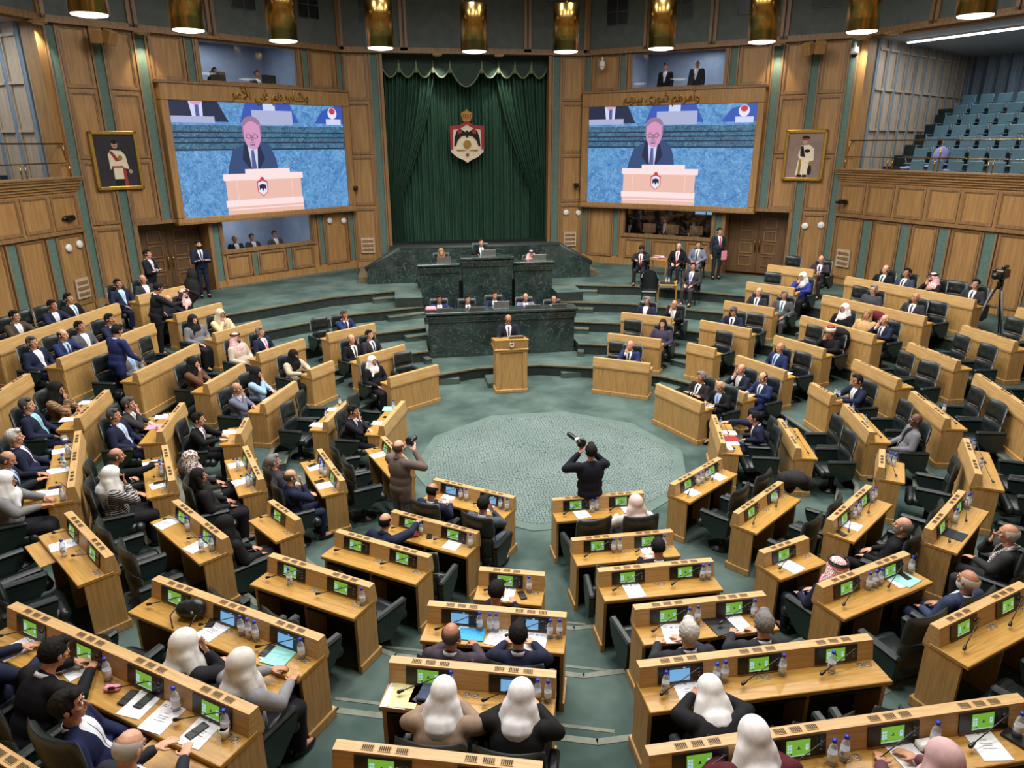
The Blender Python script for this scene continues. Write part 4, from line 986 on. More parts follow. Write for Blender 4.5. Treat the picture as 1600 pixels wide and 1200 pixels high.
# ================================================================ CHAIRS
LE,LG=M('leather'),M('leather_green')
def chair_meshes():
    R={}
    b=MB(); b.box((0,.03,.40),(.5,.50,.13),LE,bev=.04); b.cap((-.2,.27,.40),(.2,.27,.40),.075,.075,12,LE); R['seat']=b.mesh('seat',None,True)
    def back(z0,z1,y0,y1,w,nm):
        b=MB(); rows=9; cols=17; T=.075
        P=[]
        for side in (0,1):
            G=[]
            for i in range(rows):
                v=i/(rows-1); row=[]
                for j in range(cols):
                    u=-1+2*j/(cols-1)
                    edge=(1-abs(u)**5)*(1-abs(2*v-1)**5)
                    wx=w/2*u*(1-.05*abs(2*v-1)**4); z=z0+(z1-z0)*v; y=y0+(y1-y0)*v+.07*u*u
                    tuft=sum(math.exp(-(((u-a)*w/2)**2+((v-.5)*(z1-z0))**2)/.0009) for a in(-.42,.42))
                    if side==0: y+=T*.75*edge**.5-.03*tuft
                    else: y-=T*.45*edge**.5
                    row.append(b.bm.verts.new((wx,y,z)))
                G.append(row)
            P.append(G)
        for side,G in enumerate(P):
            for i in range(rows-1):
                for j in range(cols-1):
                    q=(G[i][j],G[i][j+1],G[i+1][j+1],G[i+1][j]); f=b.bm.faces.new(q if side==0 else q[::-1])
        F,K=P
        for j in range(cols-1):
            b.bm.faces.new((F[0][j],K[0][j],K[0][j+1],F[0][j+1])); b.bm.faces.new((F[-1][j],F[-1][j+1],K[-1][j+1],K[-1][j]))
        for i in range(rows-1):
            b.bm.faces.new((F[i][0],F[i+1][0],K[i+1][0],K[i][0])); b.bm.faces.new((F[i][-1],K[i][-1],K[i+1][-1],F[i+1][-1]))
        return b.mesh(nm,LE,True)
    R['back_cushion']=back(.45,.78,-.22,-.245,.53,'back_cushion'); R['headrest']=back(.79,1.12,-.245,-.28,.53,'headrest')
    b=MB(); b.box((0,0,.665),(.085,.50,.055),LE,bev=.02); R['arm_pad']=b.mesh('arm_pad')
    A=Matrix(((0,0,1,-.035),(1,0,0,0),(0,1,0,0),(0,0,0,1)))
    b=MB(); b.prism([(.24,.64),(-.24,.64),(-.22,.36),(-.02,.30),(.20,.50)],0,.07,LG,A); R['arm_panel']=b.mesh('arm_panel')
    b=MB(); b.lathe([(.0,.0),(.2,.0),(.2,.02),(.06,.05),(.045,.1),(.045,.34),(.0,.34)],16,M('black_plastic')); R['pedestal']=b.mesh('pedestal')
    return R
CM=chair_meshes()
def make_chair():
    o=empty('armchair'); 
    for nm in('seat','back_cushion','headrest','pedestal'): part(nm,CM[nm],o)
    for sx in(-1,1):
        a=part('armrest',CM['arm_pad'],o,(sx*.295,0,0)); part('arm_panel',CM['arm_panel'],a)
    return o
CH0=make_chair(); used=[0]
def put_chair(P,rz,label,group):
    if not used[0]: used[0]=1; c=CH0; c.location=P; c.rotation_euler=(0,0,rz); c['label']=label; c['group']=group
    else: c=copy_tree(CH0,None,P,rz,label,group)
    c['category']='chair'; return c
# ================================================================ PEOPLE
def V3(*a): return Vector(a)
POSE={
 'lap':dict(t=-.13,el=(.28,.0,.72),wr=(.12,.27,.64)),
 'desk':dict(t=.10,el=(.27,.19,.81),wr=(.13,.42,.80)),
 'chin':dict(t=.05,el=(.25,.12,.79),wr=(.08,.31,.78),elR=(.20,.26,.80),wrR=(.055,.20,1.00),hp=.05,hdR=(-.2,-.2,1)),
 'head':dict(t=-.1,el=(.31,.1,1.13),wr=(.13,.02,1.25),hd=(-.6,-.3,.7)),
 'reach':dict(t=.25,el=(.27,.05,.80),wr=(.12,.3,.73),elR=(.26,.38,.93),wrR=(.20,.62,.94)),
 'lean':dict(t=.5,el=(.29,.30,.81),wr=(.10,.52,.82),hp=.15),
 'bow':dict(t=.85,el=(.28,.42,.80),wr=(.10,.62,.80),hp=.3),
 'cross':dict(t=-.05,el=(.26,.08,.76),wr=(-.09,.22,.81),hd=(-1,.1,.1)),
 'read':dict(t=.08,el=(.26,.12,.80),wr=(.12,.36,.84),hp=.45),
 'sdown':dict(t=0,el=(.25,-.02,1.12),wr=(.27,.08,.87),st=1,hd=(0,.15,-1)),
 'scross':dict(t=0,el=(.25,.10,1.13),wr=(-.08,.22,1.17),st=1,hd=(-1,.1,.1)),
 'scam':dict(t=0,el=(.33,.20,1.30),wr=(.10,.24,1.52),st=1,hd=(-.5,.5,.7)),
 'spoint':dict(t=.22,el=(.26,.1,1.15),wr=(.2,.25,.98),elR=(.25,.34,1.20),wrR=(.12,.58,1.22),st=1,hp=.3),
 'slect':dict(t=.08,el=(.27,.14,1.15),wr=(.22,.36,1.17),st=1,hp=.5),
 'slean':dict(t=.18,el=(.27,.14,1.15),wr=(.30,.32,.98),st=1,hp=.15),
}
def frames(pn):
    p=POSE[pn]; st=p.get('st'); pz=.95 if st else .49
    T=Matrix.Translation((0,0,pz))@Matrix.Rotation(-p['t'],4,'X')
    Hd=T@Matrix.Translation((0,.022,.672))@Matrix.Rotation(p['t']*.7-p.get('hp',0),4,'X')@Matrix.Scale(1.07,4)
    return p,st,pz,T,Hd
def joints(pn):
    p,st,pz,T,Hd=frames(pn); J={}
    for s,n in((1,'R'),(-1,'L')):
        el=p.get('el'+n,p['el']); wr=p.get('wr'+n,p['wr']); hd=p.get('hd'+n,p.get('hd'))
        J[n]=dict(sh=T@V3(.192*s,0,.455),el=V3(el[0]*s,el[1],el[2]),wr=V3(wr[0]*s,wr[1],wr[2]),s=s)
        d=(J[n]['wr']-J[n]['el']).normalized()
        J[n]['hd']=V3(hd[0]*s,hd[1],hd[2]).normalized() if hd else (d+V3(0,0,-.12)).normalized()
        if st: J[n].update(hip=V3(.09*s,0,.92),kn=V3(.10*s,.02,.50),an=V3(.11*s,-.02,.09))
        else: J[n].update(hip=V3(.09*s,.0,.49),kn=V3(.13*s,.44,.49),an=V3(.13*s,.42,.10))
    return J
def hand(mb,w,d,s):
    up=V3(0,0,1) if abs(d.z)<.8 else V3(0,-1,0)
    sd=d.cross(up).normalized(); nm=sd.cross(d).normalized()
    q=Matrix((sd,d,nm)).transposed().to_4x4()
    c=w+d*.045; mb.ell(c,(.040,.052,.016),rot=q,seg=10)
    for i,(x,l) in enumerate(((-.030,.062),(-.010,.076),(.010,.072),(.029,.055))):
        a=c+d*.040+sd*x*1.05; m_=a+d*l*.5-nm*.006; e=m_+(d*.8-nm*.6).normalized()*l*.5
        mb.cap(a,m_,.0085,.008,6); mb.cap(m_,e,.008,.0068,6)
    th=sd*(-s); a=w+d*.02+th*.03; m_=a+(d*.6+th*.8).normalized()*.035; e=m_+(d*.9+th*.3-nm*.2).normalized()*.03
    mb.cap(a,m_,.011,.0095,6); mb.cap(m_,e,.0095,.008,6)
def body_mesh(pn):
    p,st,pz,T,Hd=frames(pn); J=joints(pn); b=MB()
    b.ell(T@V3(0,0,.05),(.14,.10,.12)); b.ell(T@V3(0,0,.32),(.145,.09,.2),rot=Matrix.Rotation(-p['t'],4,'X'))
    b.cap(T@V3(-.13,0,.44),T@V3(.13,0,.44),.055,.055); b.cap(T@V3(0,0,.44),Hd@V3(0,-.015,-.05),.055,.052)
    for n in'RL':
        j=J[n]; b.cap(j['sh'],j['el'],.045,.036); b.cap(j['el'],j['wr'],.036,.025); hand(b,j['wr'],j['hd'],j['s'])
        b.cap(j['hip'],j['kn'],.07,.05); b.cap(j['kn'],j['an'],.048,.034); b.cap(j['an'],j['an']+V3(0,.14,-.05),.034,.025)
    R=Hd.to_3x3().normalized().to_4x4()
    b.ell(Hd@V3(0,-.008,.02),(.076,.094,.098),rot=R); b.ell(Hd@V3(0,.022,-.05),(.054,.062,.062),rot=R); b.ell(Hd@V3(0,.05,-.088),(.026,.024,.022),rot=R)
    b.cap(Hd@V3(0,.078,.012),Hd@V3(0,.104,-.024),.009,.014,8); b.ell(Hd@V3(0,.086,-.028),(.02,.012,.011),rot=R,seg=8)
    b.cap(Hd@V3(-.04,.072,.032),Hd@V3(.04,.072,.032),.011,.011,8)
    b.cap(Hd@V3(-.018,.080,-.058),Hd@V3(.018,.080,-.058),.0075,.0075,6)
    for s in(-1,1):
        b.ell(Hd@V3(s*.078,-.008,-.005),(.010,.020,.032),rot=R,seg=8); b.ell(Hd@V3(s*.042,.055,-.015),(.022,.024,.02),rot=R,seg=8)
    return remesh(b,.0062,'body',M('skin'),2)
def top_mesh(pn,kind):
    """kind: suit, coat, robe"""
    p,st,pz,T,Hd=frames(pn); J=joints(pn); b=MB(); R=Matrix.Rotation(-p['t'],4,'X'); f=1.0 if kind=='suit' else 1.06
    b.ell(T@V3(0,.0,.33),(.205*f,.135*f,.21),rot=R); b.ell(T@V3(0,.02,.14),(.19*f,.155*f,.19),rot=R); b.cap(T@V3(-.17,-.005,.44),T@V3(.17,-.005,.44),.075,.075)
    b.cap(T@V3(0,-.02,.44),T@V3(0,-.02,.50),.085,.066)
    b.ell(T@V3(0,.0,.02),(.185*f,.15*f,.12),rot=R)
    for n in'RL':
        j=J[n]; b.cap(j['sh'],j['el'],.077*f,.062*f); b.cap(j['el'],j['wr']-(j['wr']-j['el']).normalized()*.03,.058*f,.043*f)
        if st and kind!='robe': b.cap(T@V3(.09*j['s'],0,.02),j['hip']+V3(0,0,-.13),.11,.10)
        elif not st: b.cap(j['hip']+V3(0,0,.02),j['hip']+V3(.01*j['s'],.12,.03),.10,.085)
    if st and kind=='robe': b.cap(T@V3(0,0,0),V3(0,0,.30),.19,.22)
    return remesh(b,.0135,'top',M('black_cloth'),4)
def legs_mesh(pn,kind):
    p,st,pz,T,Hd=frames(pn); J=joints(pn); b=MB()
    b.ell(V3(0,0,pz),(.165,.13,.11)); g=1 if kind=='trousers' else 1.35
    for n in'RL':
        j=J[n]; b.cap(j['hip'],j['kn'],.088*g,.068*g); b.cap(j['kn'],j['an']+V3(0,0,.02),.066*g,.052*g)
    if kind=='skirt':
        a,c=J['L'],J['R']; b.cap((a['hip']+c['hip'])/2,(a['kn']+c['kn'])/2,.12,.11); b.cap((a['kn']+c['kn'])/2,(a['an']+c['an'])/2+V3(0,0,.05),.11,.11)
    return remesh(b,.0135,'legs',M('black_cloth'),3)
def split(me,test,name,push=.0):
    """faces of me where test(center) holds become their own mesh; they are removed from me"""
    g=bmesh.new(); g.from_mesh(me); ins={f.index for f in g.faces if test(f.calc_center_median())}
    be=[e for e in g.edges if len(e.link_faces)==2 and ((e.link_faces[0].index in ins)!=(e.link_faces[1].index in ins))]
    nb={}
    for e in be:
        for p_,q_ in ((e.verts[0],e.verts[1]),(e.verts[1],e.verts[0])): nb.setdefault(p_,[]).append(q_)
    for _ in range(5):
        new={v:(v.co*.4+sum((u.co for u in n_),Vector())/len(n_)*.6) for v,n_ in nb.items() if len(n_)==2}
        for v,c_ in new.items(): v.co=c_
    g.to_mesh(me); g.free()
    a=bmesh.new(); a.from_mesh(me); c=bmesh.new(); c.from_mesh(me); a.faces.ensure_lookup_table()
    da=[f for f in a.faces if f.index in ins]; dc=[f for f in c.faces if f.index not in ins]
    bmesh.ops.delete(a,geom=da,context='FACES'); bmesh.ops.delete(c,geom=dc,context='FACES')
    if push:
        c.normal_update()
        for v in c.verts: v.co+=v.normal*push
    m2=bpy.data.meshes.new(name); c.to_mesh(m2); a.to_mesh(me); a.free(); c.free(); m2.materials.append(me.materials[0]); return m2
CACHE={}
def get(key,fn):
    if key not in CACHE: CACHE[key]=fn()
    return CACHE[key]
def suit_set(pn,tie=True):
    me=top_mesh(pn,'suit'); p,st,pz,T,Hd=frames(pn); Ti=T.inverted()
    def inV(c,k=1.0):
        q=Ti@c; z=q.z; return q.y>.04 and .12<z<.535 and abs(q.x)<min(.070,.010+(z-.14)*.2)*k and (z>.2 or q.y>.08)
    sh=split(me,inV,'shirt',.0)
    def inT(c):
        q=Ti@c; return abs(q.x)<.021+.012*max(0,(.42-q.z)) and q.z<.50 and q.y>.03
    ti=split(sh,inT,'tie',.004)
    # white collar
    b=MB(); X=T@Matrix.Translation((0,-.012,.515))@Matrix.Rotation(-.25,4,'X')
    b.lathe([(.069,-.02),(.064,.012),(.057,.014),(.058,-.02)],18,None,X); co_=b.mesh('collar',M('paper_white'),True)
    return dict(jacket=me,shirt=sh,tie=ti,collar=co_)
def shoes(pn):
    J=joints(pn); r=[]
    for n in'RL':
        a=J[n]['an']; b=MB(); b.ell(V3(a.x,a.y+.05,.045),(.047,.13,.042)); b.cap(V3(a.x,a.y,.05),V3(a.x,a.y,.10),.045,.042,10); r.append(b.mesh('shoe',M('black_plastic'),True))
    return r
# head wear (head space)
from mathutils import noise as NZ
def fuzz(m,a=.006,f=55):
    for v in m.vertices: v.co+=v.normal*a*NZ.noise(v.co*f)
    return m
def hair_full():
    b=MB(); b.ell((0,-.014,.028),(.084,.101,.100),seg=20); b.ell((.02,.045,.095),(.05,.045,.035)); m=fuzz(remesh(b,.009,'hair',M('black_cloth'),1))
    split(m,lambda c:(c.y>.045 and c.z<.078) or c.z<-.045 or (c.z<.02 and c.y>.018),'x'); return m
def hair_side():
    b=MB(); b.ell((0,-.014,.02),(.081,.099,.09),seg=20); m=remesh(b,.009,'hair',M('black_cloth'),1)
    split(m,lambda c:c.z>.058+.25*c.y*0 or c.z<-.05 or c.y>.02,'x'); return m
def hair_long():
    b=MB(); b.ell((0,-.016,.028),(.09,.104,.104),seg=20)
    for s in(-1,1): b.cap((s*.07,-.02,0),(s*.085,.0,-.15),.035,.04)
    b.cap((0,-.07,0),(0,-.08,-.16),.06,.07); m=remesh(b,.010,'hair',M('black_cloth'),2)
    split(m,lambda c:c.y>.03 and c.z<.068 and abs(c.x)<.066,'x'); return m
def beard():
    b=MB(); b.ell((0,.026,-.058),(.062,.071,.066),seg=18); m=remesh(b,.008,'beard',M('black_cloth'),1)
    split(m,lambda c:c.z>-.045+.25*abs(c.x)-.0 and c.y>-.1 and not(abs(c.x)>.05 and c.z<.0) or c.y<-.02,'x'); return m
def moustache():
    b=MB(); b.cap((-.026,.086,-.043),(.026,.086,-.043),.009,.009,8); return b.mesh('moustache',M('black_cloth'),True)
def brows():
    b=MB()
    for s in(-1,1): b.cap((s*.016,.082,.040),(s*.046,.070,.041),.0055,.004,6)
    return b.mesh('eyebrows',M('black_cloth'),True)
def eye():
    b=MB(); b.ell((0,0,0),(.012,.008,.0075),M('white_gloss'),seg=8); b.ell((0,.004,0),(.006,.006,.0062),M('black_plastic'),seg=8); return b.mesh('eye')
def glasses():
    b=MB()
    for s in(-1,1):
        pts=[(s*.031+.02*math.cos(i*PI/6),.092,.012+.015*math.sin(i*PI/6)) for i in range(13)]; b.tube(pts,.0022,5,M('black_plastic')); b.tube([(s*.05,.09,.016),(s*.078,.0,.012)],.0022,5,M('black_plastic'))
    b.tube([(-.012,.094,.014),(.012,.094,.014)],.0022,5,M('black_plastic')); return b.mesh('glasses')
def hijab(open_=True,kind='h'):
    b=MB(); b.ell((0,-.012,.020),(.098,.118,.118),seg=20); b.ell((0,-.015,-.05),(.100,.112,.09)); b.cap((0,-.02,-.03),(0,-.03,-.16),.112,.132)
    for i in range(7):
        x=-.12+.04*i; b.cap((x*.45,-.04,-.06),(x,-.045-.02*(3-abs(i-3)),-.24+.35*x*x),.075,.062)
    b.ell((0,.04,-.20),(.125,.095,.12)); b.cap((0,-.085,-.20),(.015,-.10,-.40),.13,.055); b.cap((.05,.06,-.2),(.09,.09,-.30),.06,.04)
    if kind=='k':
        for s in(-1,1): b.cap((s*.085,-.01,.02),(s*.13,.02,-.22),.035,.055); b.cap((s*.10,-.05,-.02),(s*.15,-.02,-.25),.035,.05)
        b.cap((0,-.08,0),(0,-.10,-.26),.06,.10)
    m=remesh(b,.0115,'headscarf',M('white_gloss'),10)
    if kind=='n': split(m,lambda c:c.y>.05 and abs(c.x)<.05 and -.008<c.z<.035,'x')
    else: split(m,lambda c:c.y>.038 and (c.x/.062)**2+((c.z+.012)/.078)**2<1,'x')
    return m
def agal():
    b=MB()
    for z in(.086,.104): b.tube([(.098*math.cos(i*PI/10)*(1 if z<.09 else .93),-.012+.108*math.sin(i*PI/10)*(1 if z<.09 else .93),z) for i in range(21)],.010,6,M('black_plastic'))
    return b.mesh('headband')
def fez():
    b=MB(); b.lathe([(.0,.03),(.098,.03),(.105,.06),(.104,.10),(.095,.115),(.0,.115)],20,M('white_gloss')); b.lathe([(.085,.11),(.08,.155),(0,.158)],20,M('crimson')); return b.mesh('turban')
HAIRC={'black':(24,22,22),'brown':(58,42,32),'grey':(120,118,116),'white':(190,188,184),'blonde':(150,116,74),'salt':(78,76,76)}
SKINS=[(204,150,122),(190,136,106),(178,124,96),(212,160,132)]
def matset(o,m):
    o.material_slots[0].link='OBJECT'; o.material_slots[0].material=m
NP=[0]
def person(P,rz,pn,hair,top,col,shirt=(225,228,234),tie=None,trou=None,label='',skin=None,extra='',group=None,scale=1,skirt=False):
    """hair: 'black','bald:grey','none','long:brown','H:r,g,b','K:red','K:white','N','F'; top: suit/coat/robe"""
    NP[0]+=1; sk=skin or SKINS[NP[0]%4]
    k='skin_%d_%d_%d'%sk
    if k not in MATS: noisemix(k,sk,tuple(int(x*.92) for x in sk),(9,9,9),3,3,.55)
    SK=M(k); o=empty('person',P,rz); o.scale=(scale,)*3
    p,st,pz,T,Hd=frames(pn)
    bd=part('body',get(('body',pn),lambda:body_mesh(pn)),o); matset(bd,SK)
    if top=='suit':
        S=get(('suit',pn),lambda:suit_set(pn))
        j=part('jacket',S['jacket'],o); matset(j,cloth(col)); s_=part('shirt',S['shirt'],o); matset(s_,cloth(shirt))
        t_=part('tie' if tie else 'shirt_placket',S['tie'],o); matset(t_,cloth(tie or tuple(int(x*.93) for x in shirt))); c_=part('collar',S['collar'],o); matset(c_,cloth(shirt))
    else:
        j=part('coat' if top=='coat' else 'robe',get((top,pn),lambda:top_mesh(pn,top)),o); matset(j,cloth(col,extra if extra in('plaid','stripe') else None))
    fem=hair[0] in 'HN' or hair.startswith('long') or skirt
    if not(st and top=='robe'):
        l_=part('skirt' if (fem or top=='robe') else 'trousers',get(('skirt' if (fem or top=='robe') else 'trousers',pn),lambda:legs_mesh(pn,'skirt' if (fem or top=='robe') else 'trousers')),o); matset(l_,cloth(trou or (col if top=='suit' else (28,28,34))))
    for m_ in get(('shoes',pn),lambda:shoes(pn)): part('shoe',m_,o)
    def hp(nm,me,m=None):
        h=part(nm,me,o,mat=Hd); 
        if m: matset(h,m)
        return h
    for s in(-1,1): part('eye',get('eye',eye),o,mat=Hd@Matrix.Translation((s*.031,.0775,.012)))
    hc=None
    if hair[0]=='H':
        c=tuple(int(x) for x in hair[2:].split(',')); hp('headscarf',get('hijab',hijab),cloth(c,'spots' if extra=='spots' else None)); hc='brown'
    elif hair[0]=='N': hp('veil',get('niqab',lambda:hijab(kind='n')),cloth((20,20,22)))
    elif hair[0]=='K':
        c=(206,96,104) if 'red' in hair else (226,222,214); hp('headcloth',get('kufiya',lambda:hijab(kind='k')),cloth(c,'check')); hp('headband',get('agal',agal)); hc='black'
    elif hair[0]=='F': hp('turban',get('fez',fez)); hp('hair',get('hs',hair_side),cloth(HAIRC['grey'])); hc='grey'
    elif hair.startswith('bald:'): hc=hair[5:]; hp('hair',get('hs',hair_side),cloth(HAIRC[hc]))
    elif hair.startswith('long:'): hc=hair[5:]; hp('hair',get('hl',hair_long),cloth(HAIRC[hc]))
    elif hair=='none': hc='black'
    else: hc=hair; hp('hair',get('hf',hair_full),cloth(HAIRC[hc]))
    if hc: hp('eyebrows',get('brows',brows),cloth(HAIRC[hc if hc in('black','brown','grey','salt') else 'grey']))
    if 'beard' in extra: hp('beard',get('beard',beard),cloth(HAIRC[hc or 'black']))
    if 'mous' in extra: hp('moustache',get('mous',moustache),cloth(HAIRC[hc or 'black']))
    if 'glass' in extra: hp('glasses',get('glasses',glasses))
    tag(o,label,'person',group); return o
